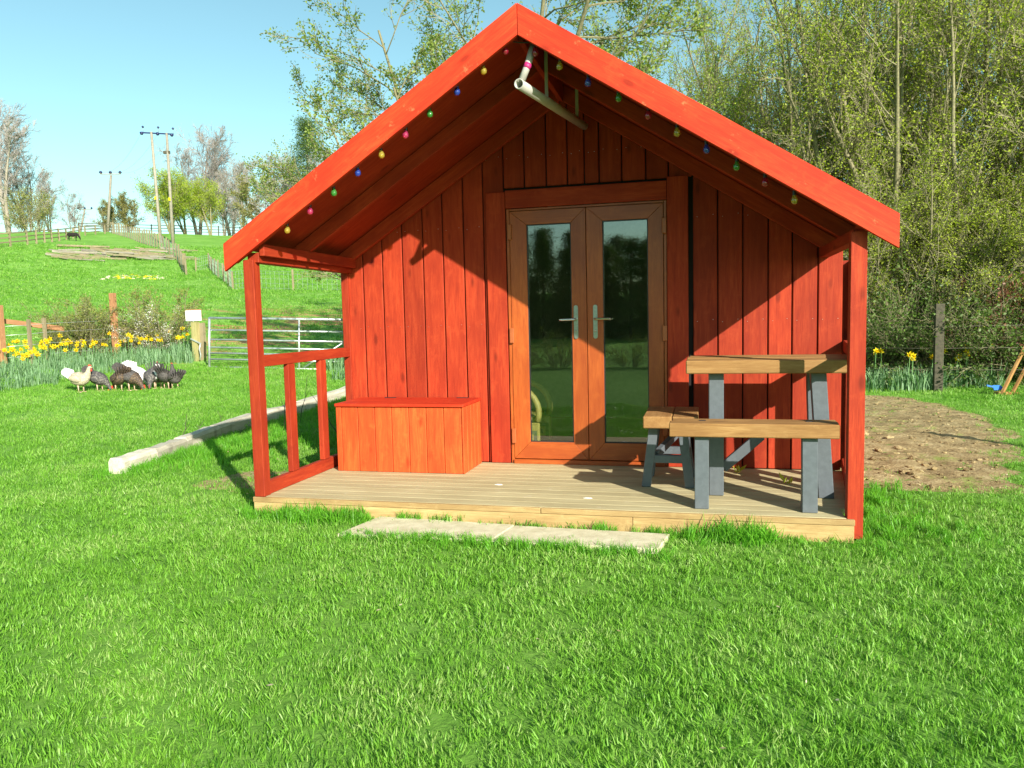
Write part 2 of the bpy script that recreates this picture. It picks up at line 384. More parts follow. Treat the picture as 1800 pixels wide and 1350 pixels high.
# ------------------------------------------------------------------ ground sheet
def build_ground():
    rs = np.concatenate([np.linspace(.25, 30, 90), np.geomspace(30.6, 700, 90)])
    na = 288; an = np.linspace(0, 2*PI, na, endpoint=False)
    Rr, A = np.meshgrid(rs, an, indexing='ij'); X = CP.x+Rr*np.sin(A); Y = CP.y+Rr*np.cos(A)
    V = np.stack([X, Y, hgt(X, Y)], -1).reshape(-1, 3)
    i = np.arange(len(rs)-1)[:, None]*na; k = np.arange(na)[None]; k2 = (k+1) % na
    F = np.stack([i+k, i+na+k, i+na+k2, i+k2], -1).reshape(-1, 4)
    V = np.vstack([V, [[CP.x, CP.y, gz(CP.x, CP.y)]]]); c = len(V)-1
    T = np.stack([np.full(na, c), np.arange(na), (np.arange(na)+1) % na], -1)
    me = mesh_np('ground', V, [F[:, ::-1], T[:, ::-1]], M['ground'], True)
    me.flip_normals() if me.polygons[0].normal.z < 0 else None
    tag(obj_me('ground', me), 'sunlit green lawn rising to a grazed hillside', kind='structure')
build_ground()
rng = np.random.default_rng(5)
def vnoise(x, y, s, seed=0):
    """cheap smooth value noise 0..1"""
    x = np.asarray(x)*s; y = np.asarray(y)*s
    def hsh(i, j): return np.modf(np.abs(np.sin(i*127.1+j*311.7+seed*74.7)*43758.5453))[0]
    i = np.floor(x); j = np.floor(y); u = x-i; v = y-j; u = u*u*(3-2*u); v = v*v*(3-2*v)
    return (hsh(i, j)*(1-u)+hsh(i+1, j)*u)*(1-v)+(hsh(i, j+1)*(1-u)+hsh(i+1, j+1)*u)*v
# bare soil patches, as sheets a little proud of the turf
SOIL_R = [(3.98, 1.55), (4.5, 1.35), (5.2, 1.55), (5.5, 2.5), (6.05, 4.1), (6.25, 5.3), (6.25, 7.2), (5.9, 8.3), (4.9, 8.5), (4.0, 8.0)]
SOIL_L = [(-1.0, .85), (-.6, .5), (-.15, .5), (-.12, 1.5), (-.5, 1.7), (-.9, 1.4)]
def inpoly(x, y, P):
    r = np.zeros(np.shape(x), bool); n = len(P)
    for i in range(n):
        x0, y0 = P[i]; x1, y1 = P[(i+1) % n]
        if y0 == y1: continue
        c = ((y0 > y) != (y1 > y)) & (x < (x1-x0)*(y-y0)/(y1-y0)+x0); r ^= c
    return r
def poly_dist(x, y, P):
    d = np.full(np.shape(x), 1e9); n = len(P)
    for i in range(n):
        a = np.array(P[i]); b = np.array(P[(i+1) % n]); ab = b-a
        t = np.clip(((x-a[0])*ab[0]+(y-a[1])*ab[1])/(ab@ab), 0, 1)
        d = np.minimum(d, np.hypot(x-a[0]-t*ab[0], y-a[1]-t*ab[1]))
    return np.where(inpoly(x, y, P), d, -d)
def soil_sheet(P, step, label, rough):
    xs = [p[0] for p in P]; ys = [p[1] for p in P]
    gx = np.arange(min(xs)-.3, max(xs)+.3, step); gy = np.arange(min(ys)-.3, max(ys)+.3, step)
    X, Y = np.meshgrid(gx, gy, indexing='ij'); d = poly_dist(X, Y, P)+.35*(vnoise(X, Y, 3.1)-.5)
    Z = hgt(X, Y)+.004+np.clip(d, -.1, .1)*.06+rough*(vnoise(X, Y, 9, 1)-.4)*np.clip(d*4, 0, 1)+rough*.8*(vnoise(X, Y, 23, 2)-.5)*np.clip(d*4, 0, 1)
    nx, ny = X.shape; idx = np.arange(nx*ny).reshape(nx, ny)
    F = np.stack([idx[:-1, :-1], idx[1:, :-1], idx[1:, 1:], idx[:-1, 1:]], -1).reshape(-1, 4)
    keep = (d.ravel()[F] > -.02).any(1)
    me = mesh_np('bare_soil', np.stack([X, Y, Z], -1).reshape(-1, 3), F[keep], M['soil'], True)
    tag(obj_me('bare_soil', me), label, kind='structure')
soil_sheet(SOIL_R, .045, 'bare dry soil patch right of the red summerhouse', .022)
soil_sheet(SOIL_L, .05, 'thin worn soil in the shade left of the porch rail', .015)

# ------------------------------------------------------------------ the summerhouse
D = 1.4685
AX, AZ, SL = 1.948, 3.08, .640
XL, XR = -.129, 4.067
def roof(x): return AZ-SL*abs(x-AX)
X_, Y_, Z_ = (1, 0, 0), (0, 1, 0), (0, 0, 1)
H = thing('summerhouse', (0, 0, 0), 'bright red timber summerhouse with a gabled porch and glazed double doors', 'summerhouse')
# wall boards: plane Y = D, seen from -Y
edges = [-.008, .184, .365, .549, .736, .915, 1.097, 1.271, 1.448, 1.623, 1.805, 1.976, 2.112, 2.229, 2.407, 2.592, 2.765, 2.944, 3.132, 3.316, 3.500, 3.672, 3.853, 4.03]
GAP = .009
for a, b in zip(edges, edges[1:]):
    a2 = a+GAP/2; b2 = b-GAP/2
    zb = 2.255 if 1.40 < (a+b)/2 < 2.86 else 0.002
    ta, tb = roof(a2)-.065, roof(b2)-.065
    jit = random.Random(int(a*1000)).uniform(-.0015, .0015)
    pts = [(zb, 0), (zb, b2-a2), (tb, b2-a2)]
    if a2 < AX < b2: pts.append((AZ-.065, AX-a2))
    pts.append((ta, 0))
    # local x = world z, local y = world x -> z dir = z cross x = +Y
    plank('wall_board', H, M['red'], (a2, D+jit-.0, 0), Z_, X_, pts, .02, .0055)
# backing behind the gaps
bm = bmesh.new()
def quadw(bm, pts): bm.faces.new([bm.verts.new(p) for p in pts])
yb = D+.028
quadw(bm, [(0, yb, 0), (1.46, yb, 0), (1.46, yb, roof(1.46)-.07), (0, yb, roof(0)-.07)])
quadw(bm, [(2.76, yb, 0), (4.028, yb, 0), (4.028, yb, roof(4.03)-.07), (2.76, yb, roof(2.76)-.07)])
quadw(bm, [(1.46, yb, 2.1), (2.76, yb, 2.1), (2.76, yb, roof(2.76)-.07), (AX, yb, AZ-.07), (1.46, yb, roof(1.46)-.07)])
bm_obj('wall_lining', bm, M['dark'], H)
YB = 4.4
for x0, x1 in ((-.02, .0), (4.03, 4.05)):
    zt = roof(x0 if x0 < 1 else x1)-.07
    k = 0; y = D+(.03 if x0 < 1 else .14)
    while y < YB:
        y2 = min(y+.18, YB)
        plank('side_board', H, M['red'], (x0, y, 0), Z_, Y_, [(0, 0), (0, y2-y-.006), (zt, y2-y-.006), (zt, 0)], -(x1-x0) if False else .02)
        y = y2
    box('side_lining', H, M['room'], (x0+(.022 if x0 < 1 else -.034), D+.05, 0), (x0+(.034 if x0 < 1 else -.022), YB-.02, zt), 1, 0)
bm = prism_bm([(0, 0), (0, roof(0)-.07), (AX, AZ-.07), (4.03, roof(4.03)-.07), (4.03, 0)], .03, 0)
bm_obj('back_wall', bm, M['red'], H, frame((0, YB, 0), X_, Z_))
bm = prism_bm([(.03, .01), (.03, roof(0)-.1), (AX, AZ-.12), (4.0, roof(4.03)-.1), (4.0, .01)], .01, 0)
bm_obj('back_lining', bm, M['room'], H, frame((0, YB-.04, 0), X_, Z_))
box('room_floor', H, M['roomfloor'], (.03, D+.06, -.02), (4.0, YB-.05, .005), 0, 0)
box('corner_board', H, M['red'], (-.012, D-.024, .0), (.052, D-.001, roof(-.012)-.09), 2)
box('corner_post', H, M['red'], (4.088, D-.02, .0), (4.165, D+.13, 1.58), 2)
box('recess_lining', H, M['red'], (4.034, D+.12, .0), (4.086, D+.135, 1.58), 2, 0)
# roof: two decks with felt, fascia boards, rafters
for s in (-1, 1):
    xe = XL if s < 0 else XR; L = math.hypot(xe-AX, roof(xe)-AZ)
    xd = Vector((xe-AX, 0, roof(xe)-AZ)).normalized(); nrm = Vector((-xd.z*s*1.0, 0, xd.x*s)).normalized()
    if nrm.z < 0: nrm = -nrm
    for nm, mt, off, th, y0, y1, ext in (('roof_deck', M['red'], -.042, .036, -.015, YB+.2, -.01), ('roof_felt', M['felt'], -.004, .009, -.022, YB+.22, .012)):
        o = Vector((AX, y0, AZ))+nrm*off
        mw = frame(o, xd, Y_); sg = 1 if (mw.to_3x3() @ Vector((0, 0, 1))).dot(nrm) > 0 else -1
        bm = prism_bm([(0, 0), (L+ext, 0), (L+ext, y1-y0), (0, y1-y0)], th*sg, 0)
        bm_obj(nm, bm, mt, H, mw)
    # fascia board: plumb cut at the ridge and eave, top follows the roof line
    ft = .186                                     # plumb depth
    yd = Vector((0, 0, -1)); a = math.atan(SL)
    # board in local coords: x along the slope, y perpendicular (downwards)
    px = Vector((xd.x, 0, xd.z)); py = Vector((0, -1, 0)).cross(px); py = py if py.z < 0 else -py
    dn = Vector((0, 0, -ft)); o = Vector((AX, -.05, AZ)); e = Vector((xe, -.05, roof(xe)))
    pts = [o+Vector((s*.002, 0, 0)), e, e+dn, o+dn+Vector((s*.002, 0, 0))]
    if s > 0: pts[3] = o+Vector((.002, 0, -ft))
    mw = frame(o, px, py); inv = mw.inverted(); pl = [tuple((inv @ p)[:2]) for p in pts]
    sg = 1 if (mw.to_3x3() @ Vector((0, 0, 1))).y > 0 else -1
    bm = prism_bm(pl, .028*sg, .002)
    f = bm_obj('fascia_board', bm, M['fascia'], H, mw)
    # rafters
    for yr in (-.018, .66, 1.40):
        rd = .115 if yr < 1.3 else .13
        x0 = AX+s*.02; x1 = xe-s*(.03 if yr < 0 else .10)
        pts = [Vector((x0, yr, roof(x0)-.055)), Vector((x1, yr, roof(x1)-.055)), Vector((x1, yr, roof(x1)-.055-rd*.62)), Vector((x1-s*.03, yr, roof(x1-s*.03)-.055-rd)), Vector((x0, yr, roof(x0)-.055-rd))]
        mw = frame((x0, yr, roof(x0)), px, py); inv = mw.inverted(); pl = [tuple((inv @ p)[:2]) for p in pts]
        sg = 1 if (mw.to_3x3() @ Vector((0, 0, 1))).y > 0 else -1
        bm_obj('rafter', prism_bm(pl, .042*sg, .002), M['red'], H, mw)
box('ridge_beam', H, M['red'], (AX-.018, .03, AZ-.20), (AX+.018, 1.39, AZ-.06), 1)
# eave beams
box('eave_beam', H, M['red'], (.0, .03, 1.622), (.085, D-.001, 1.69), 1)
box('eave_beam', H, M['red'], (.092, .03, 1.665), (.13, D-.001, 1.745), 1)
box('eave_beam', H, M['red'], (3.86, .12, 1.60), (3.93, D-.001, 1.67), 1)
# posts, porch rail
box('porch_post', H, M['red'], (-.022, .006, 0.001), (.056, .088, roof(-.022)-.178), 2)
box('porch_post', H, M['red'], (3.835, .03, -.12), (3.922, .105, roof(3.922)-.17), 2)
TR = thing  # (kept short)
box('top_rail', H, M['red'], (.0, .090, .905), (.045, D-.0, .985), 1)
box('bottom_rail', H, M['red'], (.0, .090, .0015), (.045, D-.0, .095), 1)
box('baluster', H, M['red'], (.002, .42, .097), (.043, .515, .903), 2)
box('baluster', H, M['red'], (.002, .91, .097), (.043, 1.005, .903), 2)
ra_, rb_ = Vector((3.885, .11, 0)), Vector((4.055, D-.002, 0))
for nm, zc, ww in (('top_rail', .945, .08), ('bottom_rail', .048, .094)): bar(nm, H, M['red'], ra_+Vector((0, 0, zc)), rb_+Vector((0, 0, zc)), ww, .042, Z_)
for t in (.33, .68): 
    q = ra_+(rb_-ra_)*t; bar('baluster', H, M['red'], q+Vector((0, 0, .097)), q+Vector((0, 0, .903)), .092, .038, rb_-ra_)
# deck
y = .0; nb = 12; wb = (D-.03)/nb
for i in range(nb):
    box('deck_board', H, M['deck'], (-.035, .03+i*wb, -.032), (3.875+.2*(i+1)/12 if i != 0 and i != 1 else 3.832, .03+(i+1)*wb-.003, 0), 0, .0025)
box('deck_nosing', H, M['riser'], (-.035, .0, -.036), (2.02, .0275, -.0005), 0, .003)
box('deck_nosing', H, M['riser'], (2.024, .0, -.036), (3.874, .0275, -.0015), 0, .003)
box('deck_riser', H, M['riser'], (-.03, .004, -.20), (2.6, .028, -.038), 0, .002)
box('deck_riser', H, M['riser'], (2.603, .004, -.20), (3.87, .028, -.038), 0, .002)
box('deck_skirt', H, M['riser'], (-.033, .03, -.20), (-.008, D, -.036), 1, .002)
# door surround and doors
fy = D-.022
box('door_trim', H, M['red'], (1.300, fy, .003), (1.462, D-.002, 2.225), 2)
box('door_trim', H, M['red'], (2.752, fy, .003), (2.912, D-.002, 2.262), 2)
box('door_trim', H, M['red'], (1.465, fy+.002, 2.092), (2.749, D-.002, 2.235), 0)
box('door_frame', H, M['door'], (1.468, D-.006, .0), (1.494, D+.05, 2.088), 2)
box('door_frame', H, M['door'], (2.726, D-.006, .0), (2.749, D+.05, 2.088), 2)
box('door_frame', H, M['door'], (1.495, D-.006, 2.07), (2.725, D+.05, 2.088), 0)
box('door_sill', H, M['door'], (1.495, D-.03, .0), (2.725, D+.05, .036), 0)
def leaf(x0, x1, gx0, gx1, side):
    d = thing('door', (x0, D, .04), None, None); d.parent = H
    z0, z1 = .042, 2.066; g0, g1 = .182, 1.956; y0, y1 = D-.012, D+.04
    def fr(poly, origin, xd, yd): plank('door_rail', d, M['door'], origin, xd, yd, poly, .045, .004)
    # mitred frame
    o = (x0, D-.012, z0); W = x1-x0; Hh = z1-z0; l = gx0-x0; r = x1-gx1; bt = g0-z0; tp = z1-g1
    e = .0006
    plank('door_rail', d, M['door'], (x0, D+.033, z0), X_, Z_, [(e, 0), (W-e, 0), (W-r-e, bt), (l+e, bt)], .045, .002)
    plank('door_rail', d, M['door'], (x0, D+.033, z0), X_, Z_, [(l+e, Hh-tp), (W-r-e, Hh-tp), (W-e, Hh), (e, Hh)], .045, .002)
    plank('door_stile', d, M['door'], (x0, D-.012, z0), Z_, X_, [(e, 0), (Hh-e, 0), (Hh-tp-e, l), (bt+e, l)], .045, .002)
    plank('door_stile', d, M['door'], (x0, D-.012, z0), Z_, X_, [(bt+e, W-r), (Hh-tp-e, W-r), (Hh-e, W), (e, W)], .045, .002)
    gl = box('glass_pane', d, M['glass'], (gx0, D+.008, g0), (gx1, D+.012, g1), 0, 0)
    # glazing bead
    for (a, b) in (((gx0, D-.004, g0), (gx0+.008, D+.006, g1)), ((gx1-.008, D-.004, g0), (gx1, D+.006, g1)), ((gx0+.009, D-.004, g0), (gx1-.009, D+.006, g0+.008)), ((gx0+.009, D-.004, g1-.008), (gx1-.009, D+.006, g1))):
        box('glazing_bead', d, M['black'], a, b, 2 if b[2]-a[2] > .1 else 0, 0)
    hx = x1-.086 if side < 0 else x0+.065
    hb = thing('door_handle', (hx, D-.012, 1.16), None, None); hb.parent = d; hb.location = (hx-x0, -.012, 1.16-.04)
    n = 10; pts = [(-.016*math.cos(PI*k/n-PI) if False else .016*math.cos(PI*k/n), .125+.016*math.sin(PI*k/n)) for k in range(n+1)]+[(-.016*math.cos(PI*k/n), -.125-.016*math.sin(PI*k/n)) for k in range(n+1)]
    return d, hx
def handle(d, hx, side):
    """plate with rounded ends, spindle and lever joined as one handle, and a lock cylinder"""
    pass
for (x0, x1, g0, g1, side) in ((1.497, 2.117, 1.635, 1.998, -1), (2.122, 2.723, 2.250, 2.606, 1)):
    d, hx = leaf(x0, x1, g0, g1, side)
    hb = d.children[-1]
    bpy.data.objects.remove(hb) if hb.type == 'EMPTY' else None
    bm = bmesh.new(); n = 8
    loop = [(.017*math.cos(PI*k/n), .118+.017*math.sin(PI*k/n)) for k in range(n+1)]+[(-.017*math.cos(PI*k/n), -.118-.017*math.sin(PI*k/n)) for k in range(n+1)]
    a = [bm.verts.new((hx+p[0], D-.0125, 1.162+p[1])) for p in loop]; c = [bm.verts.new((hx+p[0], D-.022, 1.162+p[1])) for p in loop]
    bm.faces.new(a); bm.faces.new(c[::-1])
    for i in range(len(loop)): bm.faces.new((a[i], a[(i+1) % len(loop)], c[(i+1) % len(loop)], c[i]))
    zl = 1.185
    tube_bm([(hx, D-.02, zl), (hx, D-.052, zl), (hx+side*.01, D-.062, zl), (hx+side*.115, D-.062, zl-.002), (hx+side*.125, D-.055, zl-.002)], .0095, 8, bm)
    bm_obj('handle', bm, M['steel'], d)
    tube('lock', d, M['steel'], [(hx, D-.02, 1.09), (hx, D-.03, 1.09)], .009, 10)
    ex = x0-.004 if side < 0 else x1+.004
    for z in (.17, 1.0, 1.84) if side < 0 else (.25, 1.0, 1.83):
        box('hinge', d, M['hinge'], (ex-.013, D-.036, z), (ex+.022, D-.0125, z+.125), 2, .005)
nv = []; nf_ = []
for a, b in zip(edges, edges[1:]):
    for z in (.35, 1.15, 1.95, 2.5):
        for x in (a+.035, b-.035):
            if z > roof(x)-.12 or (1.28 < x < 2.93 and z < 2.27): continue
            k = len(nv)
            for q in range(6): nv.append((x+.0026*math.cos(q*PI/3), D-.0035, z+.0026*math.sin(q*PI/3)+.01*math.sin(x*37)))
            nf_.append(list(range(k, k+6))[::-1])
nl = obj_me('nail_heads', mesh_np('nail_heads', np.array(nv), np.array(nf_), M['steel']), H); tag(nl, kind='stuff')
# hanging pipe under the ridge
pr = thing('pipe_rail', (1.94, .0, 2.62), 'cream plastic pipe hung on straps under the porch ridge', 'pipe')
def ring_pipe():
    bm = bmesh.new(); n = 20; c0 = Vector((1.94, .0, 2.624)); c1 = Vector((2.13, 1.39, 2.68)); t = (c1-c0).normalized(); u = t.cross(Vector(Z_)).normalized(); v = u.cross(t)
    rings = []
    for c, r in ((c1, .031), (c0, .031), (c0, .025), (c0+t*.5, .025)):
        rings.append([bm.verts.new(c+(u*math.cos(2*PI*k/n)+v*math.sin(2*PI*k/n))*r) for k in range(n)])
    for a, b in zip(rings, rings[1:]):
        for k in range(n): bm.faces.new((a[k], a[(k+1) % n], b[(k+1) % n], b[k]))
    bm.faces.new(rings[3]); bm.faces.new(rings[0])
    return bm
bm_obj('pipe', ring_pipe(), M['pvc'], pr, None, True)
tube('strut', pr, M['pvc'], [(1.952, .03, 2.65), (1.985, .05, 2.74), (2.025, .09, 2.90)], .022, 12)
tube('tape', pr, M['magenta'], [(1.978, .046, 2.722), (1.990, .053, 2.752)], .0235, 12)
for x, yy in ((2.0, .5), (2.1, 1.15)):
    box('strap', pr, M['pvc'], (x+.0, yy, 2.66), (x+.022, yy+.012, 2.98), 2, .001)
# solar lights on the far side of the roof
for x, lb in ((2.55, 'small black solar spotlight standing on the right roof slope'), (.80, 'small black solar spotlight poking above the left roof slope')):
    zt = roof(x)+.008; yy = 1.0 if x > 2 else 1.0
    s = thing('solar_light', (x, yy, zt), lb, 'solar light')
    tube('bracket', s, M['black'], [(x, yy, zt-.003), (x-.01, yy, zt+.05), (x+.02, yy, zt+.10)], .012, 6)
    bar('solar_panel', s, M['black'], (x-.08, yy-.03, zt+.155), (x+.07, yy+.02, zt+.085), .10, .014, (0, 1, .3))
# festoon lights
FL = thing('festoon_lights', (AX, .0, 2.8), 'string of coloured glass bulbs along the inside of the porch gable', 'string lights')
BL = [(1.851, 2.841, 'red'), (1.71, 2.737, 'yellow'), (1.534, 2.627, 'blue'), (1.349, 2.508, 'green'), (1.18, 2.391, 'pink'), (1.011, 2.279, 'yellow'), (.84, 2.176, 'blue'), (.664, 2.059, 'green'), (.485, 1.948, 'pink'), (.31, 1.833, 'yellow'),
      (2.039, 2.812, 'red'), (2.187, 2.717, 'yellow'), (2.358, 2.604, 'blue'), (2.54, 2.498, 'green'), (2.712, 2.382, 'red'), (2.879, 2.27, 'yellow'), (3.047, 2.16, 'blue'), (3.215, 2.051, 'green'), (3.372, 1.951, 'red'), (3.533, 1.842, 'yellow')]
def bulb_me(mat):
    bm = bmesh.new(); n = 14
    prof = [(.0, -.026), (.009, -.0245), (.017, -.019), (.0225, -.009), (.0235, .001), (.021, .011), (.016, .021), (.012, .030), (.0112, .036)]
    rings = [[bm.verts.new((r*math.cos(2*PI*k/n), r*math.sin(2*PI*k/n), z)) for k in range(n)] for r, z in prof[1:]]
    b0 = bm.verts.new((0, 0, prof[0][1]))
    for k in range(n): bm.faces.new((b0, rings[0][(k+1) % n], rings[0][k]))
    for a, b in zip(rings, rings[1:]):
        for k in range(n): bm.faces.new((a[k], a[(k+1) % n], b[(k+1) % n], b[k]))
    me = bpy.data.meshes.new('bulb'); bm.normal_update(); bm.to_mesh(me); bm.free(); me.materials.append(mat)
    me.polygons.foreach_set('use_smooth', [True]*len(me.polygons)); return me
bmes = {k: bulb_me(v) for k, v in BM.items()}
bm = tube_bm([(0, 0, .034), (0, 0, .062), (0, 0, .066)], [.0135, .0135, .007], 10)
sock = bpy.data.meshes.new('socket'); bm.to_mesh(sock); bm.free(); sock.materials.append(M['black'])
cab = {-1: [], 1: []}
for x, z, c in BL:
    dz = .0
    b = obj_me('bulb', bmes[c], FL, Matrix.Translation((x, .035, z-.005)) @ Matrix.Rotation(random.Random(int(x*99)).uniform(-.18, .18), 4, 'Y') @ Matrix.Scale(.86, 4)); b['label'] = c+' glass bulb'
    s = obj_me('socket', sock, b, wmat(b)) if False else bpy.data.objects.new('socket', sock)
    if not s.users_collection: COL.objects.link(s)
    s.parent = b
    cab[-1 if x < AX else 1].append((x, .035, z+.062))
pts = sorted(cab[-1]+cab[1])
dense = []
for a, b in zip(pts, pts[1:]):
    for k in range(4):
        t = k/4; dense.append((a[0]+(b[0]-a[0])*t, .035, a[2]+(b[2]-a[2])*t-.012*math.sin(PI*t)))
dense.append(pts[-1]); tube('cable', FL, M['black'], dense, .0045, 5)

# ------------------------------------------------------------------ storage box
BX = thing('storage_box', (.157, .93, 0), 'orange stained timber storage chest standing at the left of the porch deck', 'storage box')
bx0, bx1, by0, by1, bh = .157, 1.203, .95, 1.44, .525
n = 7; wv = (bx1-bx0-.03)/n
box('corner_strip', BX, M['orange'], (bx0, by0, .002), (bx0+.028, by0+.03, bh), 2)
for i in range(n): box('front_board', BX, M['orange'], (bx0+.030+i*wv, by0+.002, .002), (bx0+.030+(i+1)*wv-.004, by0+.018, bh), 2, .004)
n = 5; wv = (by1-by0-.02)/n
for i in range(n): box('side_board', BX, M['orange'], (bx1+.001, by0+.001+i*wv, .002), (bx1+.017, by0+.001+(i+1)*wv-.004, bh), 2, .004)
for i in range(n): box('side_board', BX, M['orange'], (bx0-.0165, by0+.001+i*wv, .002), (bx0-.001, by0+.001+(i+1)*wv-.003, bh), 2, .002)
box('back_panel', BX, M['orange'], (bx0, by1-.02, .002), (bx1, by1-.004, bh), 0)
box('lid', BX, M['fascia'], (bx0-.022, by0-.016, bh+.002), (bx1+.022, by1, bh+.026), 0, .004)
for x in (bx0+.22, bx1-.18): box('hinge', BX, M['black'], (x, by1-.05, bh+.027), (x+.10, by1-.03, bh+.031), 0, 0)

# ------------------------------------------------------------------ table and benches
TB = thing('timber_table', (2.91, .42, 0), 'heavy timber table with painted grey legs at the right of the porch', 'table')
tz, tt = .902, .085
y = .42; wds = [.165, .165, .175, .175]
for i, wd in enumerate(wds):
    box('tabletop_beam', TB, M['beam'], (2.915+(.012 if i % 2 else 0), y, tz-tt-(.002 if i % 2 else 0)), (3.93+.028*i, y+wd-.004, tz-(.002 if i == 1 else 0)), 0, .006); y += wd
def leg(par, x0, x1, y0, y1, z1, dx=0, dy=0):
    """square painted leg; dx, dy shift its head"""
    c0 = Vector(((x0+x1)/2, (y0+y1)/2, .001)); c1 = c0+Vector((dx, dy, z1-.001))
    bm = bmesh.new(); a = [bm.verts.new((x, y, .001)) for x, y in ((x0, y0), (x1, y0), (x1, y1), (x0, y1))]
    c = [bm.verts.new((x+dx, y+dy, z1)) for x, y in ((x0, y0), (x1, y0), (x1, y1), (x0, y1))]
    bm.faces.new(a[::-1]); bm.faces.new(c)
    for i in range(4): bm.faces.new((a[i], a[(i+1) % 4], c[(i+1) % 4], c[i]))
    bmesh.ops.bevel(bm, geom=list(bm.edges), offset=.004, segments=1, affect='EDGES')
    bm_obj('leg', bm, M['greypaint'], par)
zl = tz-tt-.004
leg(TB, 3.060, 3.155, .50, .57, zl, -.0); leg(TB, 3.745, 3.840, .52, .59, zl, -.055)
leg(TB, 3.060, 3.155, .93, 1.0, zl); leg(TB, 3.745, 3.840, .93, 1.0, zl, -.03)
bar('brace', TB, M['greypaint'], (3.10, .575, .30), (3.10, .925, .30), .07, .045, Z_)
bar('brace', TB, M['greypaint'], (3.78, .595, .30), (3.78, .925, .30), .07, .045, Z_)
bar('brace', TB, M['greypaint'], (3.158, .96, .10), (3.42, .96, .34), .07, .045, Z_)
BF = thing('timber_bench', (2.82, .08, 0), 'long timber bench with grey legs in front of the porch table', 'bench')
z, t = .540, .083
box('seat_beam', BF, M['beam'], (2.822, .075, z-t), (3.80, .205, z), 0, .005)
box('seat_beam', BF, M['beam'], (2.832, .209, z-t-.002), (3.812, .335, z-.003), 0, .005)
leg(BF, 2.972, 3.058, .12, .185, z-t-.003); leg(BF, 3.60, 3.688, .12, .185, z-t-.003, -.004)
leg(BF, 2.985, 3.05, .24, .29, z-t-.003); leg(BF, 3.61, 3.675, .24, .29, z-t-.003)
for x in (3.02, 3.65): box('bolt_plate', BF, M['black'], (x-.02, .225, z-.0028), (x+.02, .25, z+.0005), 0, 0)
BS = thing('timber_bench', (2.62, .6, 0), 'short timber bench with shaded legs beside the glass doors', 'bench')
z, t = .512, .082
box('seat_beam', BS, M['beam'], (2.622, .60, z-t), (2.815, 1.20, z), 1, .006)
box('seat_beam', BS, M['beam'], (2.819, .61, z-t-.002), (2.99, 1.215, z-.002), 1, .006)
for yy in (.70, 1.06):
    leg(BS, 2.60, 2.665, yy, yy+.05, z-t-.003, .055); leg(BS, 2.90, 2.965, yy, yy+.05, z-t-.003, -.05)
    bar('brace', BS, M['greypaint'], (2.68, yy+.025, .20), (2.90, yy+.025, .20), .055, .04, Z_)
bar('brace', BS, M['greypaint'], (2.70, .75, .22), (2.85, 1.05, .35), .05, .04, Z_)

# wicker chair inside the room behind the left door
WC = thing('wicker_chair', (1.45, 1.88, .006), 'yellow wicker armchair standing inside behind the left glass door', 'chair')
def arc_pts(c, r0, r1, a0, a1, n=12, plane='xz'): return [Vector((c[0]+r0*math.cos(a0+(a1-a0)*k/n), c[1], c[2]+r1*math.sin(a0+(a1-a0)*k/n))) for k in range(n+1)]
def wx(x, y, z): return (x, y, z)
for yy in (1.66, 2.14):
    tube('arm', WC, M['rattan'], arc_pts((1.44, yy, .40), .225, .22, -.35, PI*.8), .027, 8)
tube('back_hoop', WC, M['rattan'], [(1.24, 1.66, .52), (1.17, 1.68, .85), (1.15, 1.9, 1.0), (1.17, 2.12, .85), (1.24, 2.14, .52)], .026, 8)
box('seat', WC, M['rattan'], (1.20, 1.69, .31), (1.62, 2.12, .37), 0, .02)
box('back_panel', WC, M['rattan'], (1.15, 1.72, .36), (1.19, 2.09, .90), 2, .01)
for yy in (1.625, 2.12):
    box('leg_panel', WC, M['rattan'], (1.46, yy, .008), (1.675, yy+.04, .315), 2, .01)
    for k, e in enumerate((0, .03, .055)):
        bm = prism_bm([(e, e), (.15-e, e), (.15-e, .15-e), (e, .15-e)], .004, .0)
        bm_obj('woven_square', bm, M['bark'] if k != 1 else M['rattan'], WC, frame((1.505, yy-.001-.003*k, .10), X_, Z_))
box('leg', WC, M['rattan'], (1.20, 1.69, .008), (1.24, 1.73, .30), 2); box('leg', WC, M['rattan'], (1.20, 2.08, .008), (1.24, 2.12, .30), 2)

# ------------------------------------------------------------------ paving slabs
def slab(name, P, z, label):
    bm = bmesh.new(); c = [bm.verts.new((x, y, z)) for x, y in P]; a = [bm.verts.new((x, y, z-.06)) for x, y in P]
    bm.faces.new(c); bm.faces.new(a[::-1])
    for i in range(len(P)): bm.faces.new((a[i], a[(i+1) % len(P)], c[(i+1) % len(P)], c[i]))
    bmesh.ops.bevel(bm, geom=[e for e in bm.edges], offset=.004, segments=1, affect='EDGES')
    cx = sum(p[0] for p in P)/len(P); cy = sum(p[1] for p in P)/len(P)
    for v in bm.verts: v.co -= Vector((cx, cy, z))
    tag(bm_obj(name, bm, M['stone'], None, Matrix.Translation((cx, cy, z))), label, 'paving slab')
slab('paving_slab', [(.83, -.44), (1.805, -.42), (1.865, -.06), (.92, -.0)], -.098, 'worn stone slab before the deck, left one of the two')
slab('paving_slab', [(1.81, -.425), (2.78, -.41), (2.83, -.10), (1.87, -.065)], -.101, 'worn stone slab before the deck, right one of the two')

